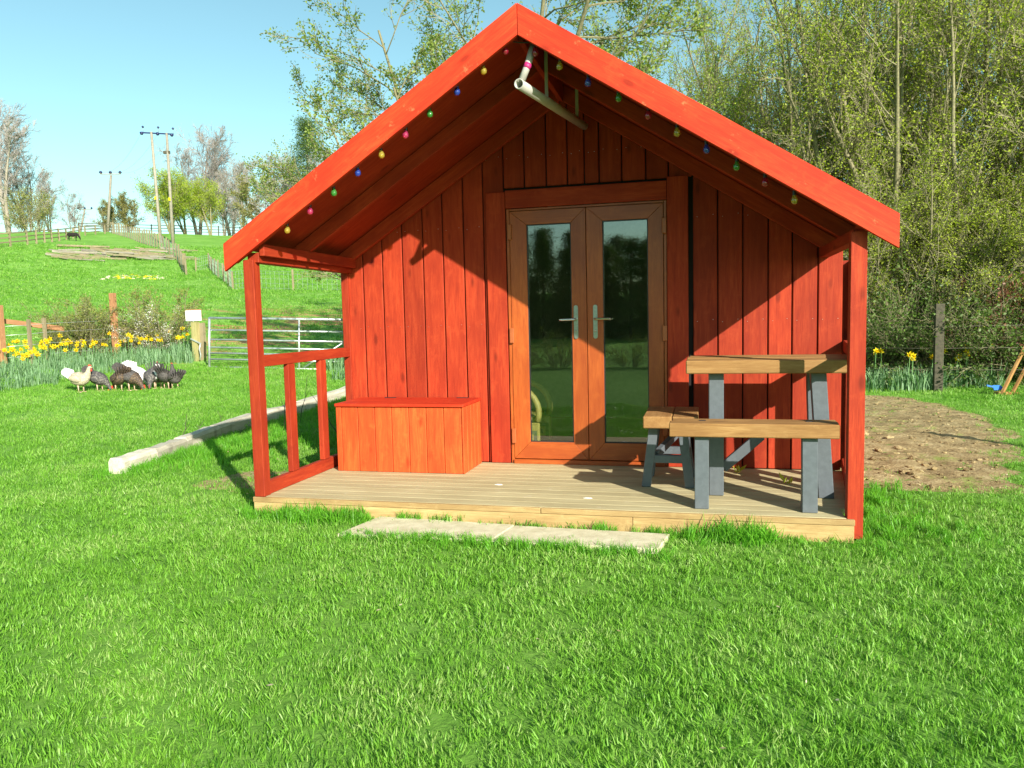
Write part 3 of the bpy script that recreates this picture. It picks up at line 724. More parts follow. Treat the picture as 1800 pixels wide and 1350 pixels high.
# ------------------------------------------------------------------ curved bleached timber edging
KP = [(-2.216, 1.134), (-2.26, 1.621), (-2.451, 2.318), (-2.62, 3.15), (-2.70, 4.05), (-2.65, 5.2), (-2.86, 7.2)]
klab = ['pale end log of the curved bed edging, nearest the camera', 'second log from the near end of the curved bed edging', 'third log of the curved bed edging, half in the porch shadow',
        'fourth log of the curved bed edging behind the porch post', 'fifth log of the curved edging seen between the porch balusters', 'farthest log of the curved edging by the summerhouse wall']
for i, (a, b) in enumerate(zip(KP, KP[1:])):
    a = Vector((*a, 0)); b = Vector((*b, 0)); d = (b-a).normalized(); sd = Vector((d.y, -d.x, 0))
    rr = random.Random(i); bm = bmesh.new(); rings = []
    for k in range(7):
        c = a+(b-a)*(k/6*.992+.004); w2 = .075+rr.uniform(-.006, .006); zt = .015+rr.uniform(-.008, .008)
        prof = [(-w2, -.2), (w2, -.2), (w2+.004, -.02), (w2-.018, zt), (-w2+.02, zt+rr.uniform(-.006, .006)), (-w2-.002, -.02)]
        rings.append([bm.verts.new(c+sd*(p+.05)+Vector((0, 0, q+(gz(c.x, c.y)+.128)))-a) for p, q in prof])
    for r0, r1 in zip(rings, rings[1:]):
        for k in range(6): bm.faces.new((r0[k], r0[(k+1) % 6], r1[(k+1) % 6], r1[k]))
    bm.faces.new(rings[0][::-1]); bm.faces.new(rings[-1])
    rot = frame((0, 0, 0), d, sd); inv = rot.inverted()
    for v in bm.verts: v.co = inv @ v.co
    tag(bm_obj('edging_log', bm, M['bleached'], None, Matrix.Translation(a) @ rot), klab[i], 'edging log', 'logs of the curved bed edging')

# ------------------------------------------------------------------ branch and leaf generator
def prisms(P0, P1, R0, R1, n=3):
    """independent n-sided tubes"""
    P0, P1 = np.asarray(P0), np.asarray(P1); T = P1-P0; L = np.linalg.norm(T, axis=1, keepdims=True)+1e-9; T = T/L
    ref = np.where(np.abs(T[:, 2:3]) > .9, [[1., 0, 0]], [[0, 0, 1.]]); U = np.cross(T, ref); U /= np.linalg.norm(U, axis=1, keepdims=True); W = np.cross(T, U)
    an = np.arange(n)*2*PI/n; c = np.cos(an)[None, :, None]; s = np.sin(an)[None, :, None]
    ring = U[:, None]*c+W[:, None]*s
    A = P0[:, None]+ring*np.asarray(R0)[:, None, None]; B = (P1+T*0.0)[:, None]+ring*np.asarray(R1)[:, None, None]
    V = np.concatenate([A, B], 1).reshape(-1, 3); b = (np.arange(len(P0))*2*n)[:, None]; k = np.arange(n)[None]; k2 = (k+1) % n
    F = np.stack([b+k, b+k2, b+n+k2, b+n+k], -1).reshape(-1, 4)
    return V, F
def leaves_np(P, size, rs, aspect=.55, up=.0, droop=None):
    n = len(P); d = rs.normal(size=(n, 3)); d[:, 2] = d[:, 2]*.7+up; d /= np.linalg.norm(d, axis=1, keepdims=True)
    e = np.cross(d, rs.normal(size=(n, 3))); e /= np.linalg.norm(e, axis=1, keepdims=True)+1e-9
    s = (size*rs.uniform(.6, 1.3, n))[:, None]
    V = np.stack([P, P+d*s*.5+e*s*aspect*.5, P+d*s, P+d*s*.5-e*s*aspect*.5], 1).reshape(-1, 3)
    F = np.arange(n*4).reshape(n, 4); return V, F
class Tree:
    def __init__(s, seed): s.rs = np.random.default_rng(seed); s.lv = {0: [], 1: [], 2: [], 3: []}; s.tips = []
    def branch(s, p, d, L, r, level, spec):
        sp = spec[level]; n = sp['seg']; rs = s.rs; pts = [p]; dirs = [d]; q = p; dd = d
        for i in range(n):
            dd = dd+rs.normal(size=3)*sp['wob']; dd[2] += sp['trop']; dd = dd/np.linalg.norm(dd); q = q+dd*L/n; pts.append(q); dirs.append(dd)
        rad = r*(1-np.linspace(0, 1, n+1)*(1-sp['tap'])); 
        for i in range(n): s.lv[level].append((pts[i], pts[i+1], rad[i], rad[i+1]))
        if level+1 in spec:
            ch = spec[level+1]; m = rs.poisson(sp['kids']) if sp['kids'] > 3 else sp['kids']; 
            for k in range(m):
                t = sp['from']+(1-sp['from'])*((k+rs.random())/m); f = t*n; i = min(int(f), n-1); u = f-i
                b = pts[i]*(1-u)+pts[i+1]*u; dr = dirs[i+1]
                pr = np.cross(dr, rs.normal(size=3)); pr /= np.linalg.norm(pr)+1e-9
                ang = math.radians(rs.normal(sp['ang'], 10)); nd = dr*math.cos(ang)+pr*math.sin(ang)
                s.branch(b, nd, L*sp['ratio']*rs.uniform(.6, 1.15)*(1-.45*t*sp.get('cone', 1)), max(rad[i]*sp['rr'], ch.get('rmin', .002)), level+1, spec)
        if sp.get('leaf'):
            m = sp['leaf']
            for t in rs.random(m): 
                f = t*n; i = min(int(f), n-1); s.tips.append(pts[i]*(1-f+i)+pts[i+1]*(f-i))
    def meshes(s, mats, leafsize, spread, sides=(7, 5, 3, 3), aspect=.6):
        V = []; F = []; off = 0
        for l in s.lv:
            if not s.lv[l]: continue
            P0, P1, R0, R1 = (np.array(x) for x in zip(*s.lv[l])); v, f = prisms(P0, P1, R0, R1, sides[l]); V.append(v); F.append(f+off); off += len(v)
            if l == 0: v0, f0 = V.pop(), F.pop(); off = 0
        tr = mesh_np('trunk', v0, f0, mats[0], True); br = mesh_np('branches', np.vstack(V), np.vstack(F), mats[0] if len(mats) < 3 else mats[2], False) if V else None
        lf = None
        if s.tips and leafsize:
            P = np.array(s.tips); P = P+s.rs.normal(size=P.shape)*spread; v, f = leaves_np(P, leafsize, s.rs, aspect); lf = mesh_np('leaves', v, f, mats[1])
        return tr, br, lf
TREES = {}
def proto(key, seed, stems, spec, mats, leafsize, spread, lean=.2, aspect=.6, base=.25):
    t = Tree(seed)
    for k in range(stems):
        a = t.rs.random()*2*PI; d = np.array([math.cos(a)*lean*t.rs.random(), math.sin(a)*lean*t.rs.random(), 1.]); d /= np.linalg.norm(d)
        p = np.array([math.cos(a)*base*(stems > 1), math.sin(a)*base*(stems > 1), -.15])
        t.branch(p, d, spec[0]['L']*t.rs.uniform(.75, 1.1), spec[0]['r']*t.rs.uniform(.7, 1.1), 0, spec)
    TREES[key] = t.meshes(mats, leafsize, spread, aspect=aspect)
def plant_tree(name, key, loc, label, cat, group=None, s=1.0, rz=0.0, sz=None):
    T = TREES[key]; o = thing(name, loc, label, cat, group, rz); o.scale = (s, s, sz or s)
    for nm, me in zip(('trunk', 'branches', 'leaves'), T):
        if me is not None:
            c = bpy.data.objects.new(nm, me); COL.objects.link(c); c.parent = o
    return o
bare = {0: dict(L=10, r=.17, seg=8, wob=.06, trop=.03, tap=.25, kids=11, ratio=.52, rr=.45, ang=42, **{'from': .3}),
        1: dict(seg=6, wob=.12, trop=.06, tap=.3, kids=9, ratio=.5, rr=.5, ang=38, **{'from': .15}),
        2: dict(seg=4, wob=.15, trop=.05, tap=.3, kids=7, ratio=.5, rr=.6, ang=36, rmin=.008, **{'from': .1}),
        3: dict(seg=2, wob=.2, trop=.02, tap=.5, kids=0, ratio=.5, rr=.5, ang=40, rmin=.008, leaf=1, **{'from': 0})}
def sp(b, **k):
    r = {i: dict(v) for i, v in b.items()}
    for key, v in k.items(): lv, nm = key.split('_', 1); r[int(lv[1])][nm] = v
    return r
thick = sp(bare, l0_L=6.6, l0_r=.07, l0_kids=13, l0_from=.12, l0_ratio=.42, l0_ang=40, l1_kids=9, l1_ratio=.45, l2_kids=6, l2_rmin=.007, l3_rmin=.005, l3_leaf=3, l2_leaf=3, l1_leaf=6, l1_trop=.09)
proto('thick_a', 11, 6, thick, (M['bark'], M['leafspring']), .05, .07, lean=.55, base=.35)
proto('thick_b', 12, 5, sp(thick, l0_L=7.4, l0_kids=12), (M['bark'], M['leafspring']), .048, .07, lean=.45, base=.3)
proto('thick_c', 13, 7, sp(thick, l0_L=4.0, l0_r=.045, l0_from=.05, l0_kids=11), (M['bark'], M['leafspring']), .04, .06, lean=.95, base=.45)
proto('left_tree', 14, 5, sp(bare, l0_L=7.2, l0_r=.10, l0_kids=12, l0_from=.3, l0_ratio=.5, l0_ang=55, l1_kids=10, l2_kids=7, l1_trop=.015, l1_wob=.17, l2_rmin=.008, l3_rmin=.006, l3_leaf=8, l2_leaf=6, l1_leaf=10), (M['bark'], M['leaffresh']), .055, .05, lean=.95, base=.3)
proto('bare_a', 21, 2, sp(bare, l0_L=9, l0_ratio=.5, l0_kids=16, l0_ang=34, l0_rr=.3, l1_rr=.4, l1_ratio=.6, l2_ratio=.65, l1_kids=11, l2_kids=9, l3_rmin=.014, l2_rmin=.018, l0_r=.17, l0_from=.2), (M['barkpale'], M['leafolive'], M['twigpink']), 0, .1, base=.07)
proto('bare_b', 22, 3, sp(bare, l0_L=7.5, l0_r=.12, l0_ratio=.5, l0_rr=.3, l1_rr=.4, l1_ratio=.6, l2_ratio=.65, l0_kids=13, l1_kids=10, l3_rmin=.014, l2_rmin=.018, l2_kids=8, l0_from=.15), (M['barkpale'], M['leafolive'], M['twigpink']), .07, .1, lean=.5)
proto('yellow', 23, 4, sp(bare, l0_L=6.2, l0_r=.12, l0_ratio=.6, l0_ang=48, l0_kids=11, l3_rmin=.014, l3_leaf=5, l2_leaf=4, l0_from=.3, l2_kids=6), (M['bark'], M['leafyellow']), .125, .22, lean=.55, base=.08)
proto('olive', 24, 4, sp(bare, l0_L=4.6, l0_r=.10, l0_ratio=.6, l0_kids=10, l3_rmin=.014, l3_leaf=4, l2_leaf=3, l0_from=.12, l2_kids=6), (M['bark'], M['leafolive']), .13, .12, lean=.8, base=.07)
shrub = {0: dict(L=1.5, r=.012, seg=5, wob=.16, trop=.02, tap=.4, kids=8, ratio=.42, rr=.6, ang=40, **{'from': .15}),
         1: dict(seg=3, wob=.2, trop=.03, tap=.5, kids=5, ratio=.45, rr=.6, ang=45, rmin=.004, leaf=3, **{'from': .1}),
         2: dict(seg=2, wob=.2, trop=0, tap=.5, kids=0, ratio=.5, rr=.5, ang=45, rmin=.003, leaf=4, **{'from': 0})}
proto('shrub', 31, 26, shrub, (M['bark'], M['leafbush']), .045, .035, lean=.75, base=.2)
proto('blossom', 32, 20, sp(shrub, l0_L=1.5, l1_leaf=7, l2_leaf=6), (M['bark'], M['blossom']), .032, .035, lean=1.1, base=.15)
proto('bramble', 33, 34, sp(shrub, l0_L=2.1, l0_trop=-.02, l1_leaf=5, l2_leaf=4), (M['bark'], M['bramble']), .06, .05, lean=1.6, base=.5)
proto('budshrub', 34, 30, sp(shrub, l0_L=2.6, l0_r=.016, l0_kids=11, l1_kids=6, l1_leaf=3, l2_leaf=3), (M['bark'], M['leafspring']), .036, .04, lean=1.1, base=.5)
proto('bracken', 35, 22, sp(shrub, l0_L=1.3, l1_leaf=8, l2_leaf=6), (M['fern'], M['fern']), .05, .05, lean=1.2, base=.4)
def conifer(seed=7):
    rs = np.random.default_rng(seed); n = 260; P = []
    for i in range(n):
        z = rs.uniform(.4, 7.6); r = (7.8-z)*.24*rs.uniform(.55, 1.08); a = rs.random()*2*PI; c = np.array([math.cos(a)*r, math.sin(a)*r, z])
        m = 90; q = rs.normal(size=(m, 3))*[.32, .32, .14]; P.append(c+q)
    v, f = leaves_np(np.vstack(P), .13, rs, .3); lf = mesh_np('needles', v, f, M['conifer'])
    tv, tf = prisms([[0, 0, -.2]], [[0, 0, 7.8]], [.16], [.02], 8); return mesh_np('trunk', tv, tf, M['barkdark']), None, lf
TREES['conifer'] = conifer()
def pol(azd, r): a = R_(azd); x = CP.x+r*math.sin(a); y = CP.y+r*math.cos(a); return Vector((x, y, gz(x, y)))

# right-hand thicket: front row, middle row, back row
front = [(-1.5, 19.5, 'thick_b'), (1.8, 19.2, 'thick_a'), (5.0, 18.8, 'thick_b'), (6.8, 20.4, 'thick_a'), (8.6, 19.2, 'thick_a'), (10.0, 20.2, 'thick_b'), (11.4, 18.4, 'thick_b'), (14.2, 18.8, 'thick_a'), (16.8, 18.2, 'thick_b'), (19.4, 18.6, 'thick_a'), (22.4, 18, 'thick_b')]
GT = 'budding trees of the thicket right of the summerhouse'
rr = random.Random(3)
ORD = ['first', 'second', 'third', 'fourth', 'fifth', 'sixth', 'seventh', 'eighth', 'ninth', 'tenth', 'eleventh', 'twelfth', 'thirteenth']
for i, (a, r, k) in enumerate(front):
    plant_tree('thicket_tree', k, pol(a, r), ORD[i]+' many-stemmed budding tree of the thicket front row, counted from the roof ridge rightwards', 'tree', GT, rr.uniform(.9, 1.0) if a < 10 else rr.uniform(1.0, 1.2), rr.uniform(0, 6.28))
for i, a in enumerate((12.8, 16, 19, 22)):
    plant_tree('thicket_tree', ('thick_a', 'thick_b')[i % 2], pol(a, rr.uniform(21, 23)), ORD[i]+' taller budding tree in the second row of the thicket, counted from the roof ridge', 'tree', GT+', second row', rr.uniform(1.0, 1.25), rr.uniform(0, 6.28))
for i, a in enumerate((-5, 3.5, 7, 14.5, 20)):
    plant_tree('thicket_tree', ('thick_b', 'thick_a')[i % 2], pol(a, rr.uniform(24, 28)), ORD[i]+' tree on the bank at the back of the thicket, counted rightwards', 'tree', GT+', back row', rr.uniform(1.0, 1.3), rr.uniform(0, 6.28))
for i, a in enumerate((5.5, 8.0, 10.3, 12.3, 14.4, 16.5, 18.6, 20.8, 23)):
    plant_tree('scrub_bush', 'thick_c', pol(a, rr.uniform(17, 18)), ORD[i]+' arching budding bush at the foot of the thicket, counted from the summerhouse', 'bush', 'arching bushes at the foot of the thicket', rr.uniform(.8, 1.0), rr.uniform(0, 6.28))
for i, a in enumerate((9.3, 10.8, 12.2, 13.6, 15.1, 16.6, 18.2, 19.8, 21.4)):
    plant_tree('bramble_bush', 'bramble', pol(a, rr.uniform(15.9, 16.7)), ORD[i]+' dark bramble bush below the thicket, counted from the summerhouse', 'bush', 'brambles below the thicket', rr.uniform(.7, .95), rr.uniform(0, 6.28))
for i, a in enumerate((9.6, 12.6, 15.6, 18.3, 21)):
    plant_tree('bud_shrub', 'budshrub', pol(a, rr.uniform(16.6, 17.2)), ORD[i]+' twiggy bright green shrub before the thicket, counted from the summerhouse', 'bush', 'twiggy shrubs before the thicket', rr.uniform(.8, 1.0), rr.uniform(0, 6.28))
plant_tree('bracken_clump', 'bracken', pol(19.6, 16.4), 'rusty red bracken clump at the right edge behind the wooden frame', 'bush', None, 1.4)
plant_tree('spring_tree', 'left_tree', pol(-20.0, 15.5), 'spreading spring tree in fresh leaf behind the left roof slope', 'tree', None, .82, 1.0)
plant_tree('spring_tree', 'left_tree', pol(-14.5, 16.5), 'second spring tree in leaf rising behind the roof ridge', 'tree', None, 1.15, 3.4)
plant_tree('conifer_tree', 'conifer', pol(-28.4, 95), 'dark conical evergreen behind the left end of the roof', 'tree', None, 1.75, 1, 1.85)

# far trees on the ridge, from photographed places
def ridge(px, py=None, r=None):
    d = ray(px, 560); a = math.degrees(math.atan2(d.x, d.y)); return pol(a, r)
far = [(-30, 'bare_b', 132, 1.3, 'bare'), (28, 'bare_a', 128, 1.85, 'tallest'), (62, 'bare_b', 134, 1.4, 'bare'), (100, 'bare_b', 133, 1.05, 'low'), (138, 'bare_b', 136, .75, 'low2'),
       (198, 'olive', 134, 1.0, 'small'), (238, 'olive', 132, 1.15, 'smallb'),
       (310, 'yellow', 126, 1.45, 'y1'), (335, 'yellow', 130, 1.25, 'y3'), (378, 'yellow', 128, 1.35, 'y2'), (358, 'bare_a', 138, 1.8, 'b1'), (415, 'bare_a', 140, 1.75, 'b2'), (400, 'bare_b', 134, 1.25, 'b3'),
       (440, 'bare_b', 126, 1.3, 'b4'), (470, 'olive', 110, 1.5, 'o5'), (500, 'bare_b', 104, 1.25, 'b6'), (530, 'bare_b', 98, 1.15, 'b7'), (560, 'olive', 92, 1.3, 'o8'), (600, 'bare_b', 90, 1.2, 'b9'), (650, 'bare_b', 90, 1.2, 'b10')]
flab = {'tallest': 'tallest bare tree at the left end of the ridge', 'low': 'low bare tree right of the tallest ridge tree', 'low2': 'thin bare tree above the grazing pony', 'small': 'small olive budding tree beside the single far pole',
        'smallb': 'olive budding tree between the single pole and the twin poles', 'y1': 'yellow-green tree behind the twin poles', 'y3': 'yellow-green tree just right of the twin poles', 'y2': 'yellow-green tree right of the others on the ridge',
        'b1': 'tall bare tree rising behind the yellow-green trees', 'b2': 'tall pinkish bare tree behind the yellow-green trees, farther right', 'o5': 'olive budding tree close to the roof end', 'o8': 'olive budding tree just above the left roof slope'}
more = {-30: 'bare twiggy tree cut off by the left edge of the view', 62: 'bare twiggy tree just right of the tallest ridge tree', 400: 'bare tree between the yellow-green trees and the roof', 440: 'bare twiggy tree directly above the left tip of the roof',
        500: 'bare tree on the ridge left of the dark evergreen', 530: 'bare tree on the ridge standing against the dark evergreen', 600: 'bare ridge tree mostly hidden behind the left roof slope', 650: 'bare ridge tree wholly behind the left roof slope'}
for px, k, r, s, nm in far:
    plant_tree('ridge_tree', k, ridge(px, r=r), flab.get(nm) or more[px], 'tree', 'trees along the ridge', s, px*.7)
plant_tree('ridge_bush', 'shrub', ridge(68, r=126), 'rounded green bush beside the tallest ridge tree', 'bush', None, 4.0)
# tall hedge and wooded slope behind the camera: what the glass doors mirror
for x, y, k in ((11.6, 5.6, 1.0), (12.6, 7.2, 1.1), (13.6, 8.6, 1.1), (12.4, 6.2, .9)):
    plant_tree('side_bush', 'thick_c', (x, y, gz(x, y)), 'bush beyond the right edge of the view whose shade falls below the thicket', 'bush', 'bushes beyond the right edge', .55*k, x*3)
for i in range(34):
    x = -14+(i//2)*1.05+rr.uniform(-.3, .3); y = (-30 if i % 2 else -34)+rr.uniform(-1, 1)
    plant_tree('garden_conifer', 'conifer', (x, y, gz(x, y)-.6), 'dark conifer of the windbreak behind the camera mirrored in the glass doors', 'tree', 'conifers behind the camera', rr.uniform(.66, .8), rr.uniform(0, 6), rr.uniform(.66, .78))
for i in range(10):
    x = -5.5+i*.95; y = -12+rr.uniform(-.6, .6)
    plant_tree('border_shrub', 'budshrub', (x, y, gz(x, y)), 'low yellow-green shrub of the far border mirrored in the doors', 'bush', 'border shrubs behind the camera', rr.uniform(.3, .42), rr.uniform(0, 6))

# ------------------------------------------------------------------ daffodils
def daff_leaves(seed, n=46, hgt_=.38, spread=.16):
    rs = np.random.default_rng(seed); V = []; F = []
    for i in range(n):
        a = rs.random()*2*PI; r = spread*math.sqrt(rs.random()); b = np.array([math.cos(a)*r, math.sin(a)*r, -.03]); a2 = rs.random()*2*PI
        out = np.array([math.cos(a2), math.sin(a2), 0]); s = np.array([-out[1], out[0], 0]); h = hgt_*rs.uniform(.6, 1.12); ln = rs.uniform(.08, .55); w = .008*rs.uniform(.7, 1.3)
        k0 = len(V)
        for t in (0, .35, .7, 1):
            c = b+out*ln*h*t*t+np.array([0, 0, h*(t-.28*ln*t*t)]); ww = w*(1 if t < .8 else .35)
            V += [c-s*ww, c+s*ww]
        for j in range(3): F.append([k0+2*j, k0+2*j+1, k0+2*j+3, k0+2*j+2])
    return mesh_np('leaf_tuft', np.array(V), np.array(F), M['daffleaf'])
def flower_me():
    bm = bmesh.new()
    for k in range(6):
        a = k*PI/3; c, s = math.cos(a), math.sin(a); c1, s1 = math.cos(a+.45), math.sin(a+.45); c2, s2 = math.cos(a-.45), math.sin(a-.45)
        q = [bm.verts.new(v) for v in ((0, 0, 0), (.004, .028*c2, .028*s2), (-.004, .048*c, .048*s), (.004, .028*c1, .028*s1))]; bm.faces.new(q)
    n = 8; r0 = [bm.verts.new((.0, .012*math.cos(2*PI*k/n), .012*math.sin(2*PI*k/n))) for k in range(n)]; r1 = [bm.verts.new((.032, .02*math.cos(2*PI*k/n), .02*math.sin(2*PI*k/n))) for k in range(n)]
    for k in range(n): f = bm.faces.new((r0[k], r0[(k+1) % n], r1[(k+1) % n], r1[k])); f.material_index = 1
    me = bpy.data.meshes.new('flower'); bm.to_mesh(me); bm.free(); me.materials.append(M['petal']); me.materials.append(M['trumpet']); return me
DL = [daff_leaves(41), daff_leaves(42), daff_leaves(43, 56, .34, .2)]; DF = flower_me()
bm = tube_bm([(0, 0, 0), (.01, 0, .2), (.0, 0, .40)], .0045, 4); DS = bpy.data.meshes.new('flower_stem'); bm.to_mesh(DS); bm.free(); DS.materials.append(M['stem'])
rd = random.Random(8)
def clump(p, label, group, nf, s=1.0, fs=1.35):
    o = thing('daffodil_clump', p, label, 'daffodils', group, rd.uniform(0, 6.28)); o.scale = (s, s, s)
    l = bpy.data.objects.new('leaf_tuft', rd.choice(DL)); COL.objects.link(l); l.parent = o
    for k in range(nf):
        a = rd.uniform(0, 6.28); r = rd.uniform(.02, .2); h = rd.uniform(1.05, 1.45)
        st = bpy.data.objects.new('flower_stem', DS); COL.objects.link(st); st.parent = o; st.location = (math.cos(a)*r, math.sin(a)*r, 0); st.scale = (1, 1, h)
        f = bpy.data.objects.new('flower', DF); COL.objects.link(f); f.parent = o; f.location = (math.cos(a)*r, math.sin(a)*r, .40*h+.01)
        f.rotation_euler = (rd.uniform(0, 1), rd.uniform(.0, .5), R_(-75)+rd.uniform(-.9, .9)-o.rotation_euler.z); f.scale = (fs, fs, fs)
GD = 'daffodil clumps along the left flower bed'
rows = [((-8, 60, 130, 200, 270, 345), (688, 680, 664, 652, 645, 636), 0), ((-8, 60, 130, 200, 270, 345), (672, 664, 652, 643, 637, 631), 2), ((-8, 60, 130, 200, 270, 345), (658, 652, 643, 636, 631, 626), 4), ((-8, 60, 130, 200, 270, 345), (648, 641, 635, 629, 625, 621), 4)]
for xs, ys, nf in rows:
    for k in range(15):
        px = -6+k*24.5+rd.uniform(-7, 7); py = np.interp(px, xs, ys)+rd.uniform(-2.5, 2.5); p = gat(px, py)
        left = px < 110
        n = max(0, nf-1+rd.choice((-2, -1, 0, 1))+(1 if left and nf > 1 else 0)) if nf else (0 if rd.random() < .85 else 1)
        clump(p, ('leafy daffodil clump with few flowers at the front of the left bed' if nf < 2 else 'flowering daffodil clump at the back of the left bed'), GD+(', front' if nf < 2 else ', back'), n, rd.uniform(.85, 1.15))
for px, py, nf in ((1532, 688, 1), (1550, 686, 1), (1570, 687, 0), (1588, 686, 1), (1606, 687, 2), (1625, 686, 0), (1640, 684, 1), (1537, 680, 1), (1560, 680, 1), (1580, 680, 0), (1600, 680, 1), (1622, 680, 1), (1665, 682, 2), (1690, 680, 2), (1720, 679, 1), (1748, 678, 1)):
    clump(gat(px, py), 'daffodil clump by the dark fence post below the thicket', 'daffodil clumps below the thicket', nf, 1.15, 1.15)
p = gat(592, 652); clump(p, 'leafy daffodil clump seen past the porch rail beyond the gate', None, 0, 1.6)
p2 = gat(600, 668); clump(p2, 'low green clump beside the far end of the curved edging', None, 0, .9)

# ------------------------------------------------------------------ hens, cockerel, pony
def loft(name, spine, mat, parent, n=12, sub=3):
    """smooth body round a spine of (x, y, z, half width, half height)"""
    S = np.array(spine, float); T = []; m = len(S)
    for i in range(m-1):
        p0, p1, p2, p3 = S[max(i-1, 0)], S[i], S[i+1], S[min(i+2, m-1)]
        for k in range(sub):
            t = k/sub; T.append(.5*((2*p1)+(-p0+p2)*t+(2*p0-5*p1+4*p2-p3)*t*t+(-p0+3*p1-3*p2+p3)*t**3))
    T.append(S[-1]); T = np.array(T); T[:, 3:] = np.maximum(T[:, 3:], .001)
    bm = bmesh.new(); rings = []
    for i in range(len(T)):
        t = T[min(i+1, len(T)-1)][:3]-T[max(i-1, 0)][:3]; t = Vector(t).normalized(); side = Vector((0, 1, 0)); side = (side-t*side.dot(t)).normalized(); upv = side.cross(t)
        if upv.length < .1: upv = Vector(Z_)
        rings.append([bm.verts.new(Vector(T[i][:3])+side*math.cos(2*PI*k/n)*T[i][3]+upv*math.sin(2*PI*k/n)*T[i][4]) for k in range(n)])
    for a, b in zip(rings, rings[1:]):
        for k in range(n): bm.faces.new((a[k], a[(k+1) % n], b[(k+1) % n], b[k]))
    bm.faces.new(rings[0][::-1]); bm.faces.new(rings[-1])
    return bm_obj(name, bm, mat, parent, wmat(parent), True)
def feather_mat(name, c, c2, sc=38):
    m = node_mat(name); b = NB(m); tc = b.n('ShaderNodeTexCoord'); v = b.n('ShaderNodeTexVoronoi', i_Scale=sc); b.l(tc.outputs['Object'], v.inputs['Vector'])
    col = b.ramp(v.outputs['Distance'], [(.2, c), (.55, c2)]); n = b.noise(tc.outputs['Object'], 9, 3); col = b.mix(b.ramp(n, [(.4, G3(0)), (.65, G3(.5))]), col, c2)
    bp = b.n('ShaderNodeBump', i_Strength=.6, i_Distance=.01); b.l(v.outputs['Distance'], bp.inputs['Height'])
    p = b.n('ShaderNodeBsdfPrincipled', i_Roughness=.7); b.l(col, p.inputs['Base Color']); b.l(bp.outputs[0], p.inputs['Normal']); b.out(p.outputs[0]); return m
FM = dict(buff=feather_mat('buff_feathers', (.62, .52, .36), (.36, .31, .22)), white=feather_mat('white_feathers', (.85, .82, .80), (.72, .68, .68)), dark=feather_mat('dark_feathers', (.035, .032, .035), (.075, .065, .06)),
          brown=feather_mat('speckled_brown_feathers', (.17, .11, .06), (.06, .04, .03)), grey=feather_mat('grey_feathers', (.20, .18, .15), (.06, .055, .055)))
M['comb'] = plain('red_comb', (.65, .05, .025), .5); M['beak'] = plain('pale_beak', (.6, .42, .18), .5); M['shank'] = plain('pale_shank', (.62, .42, .3), .6)
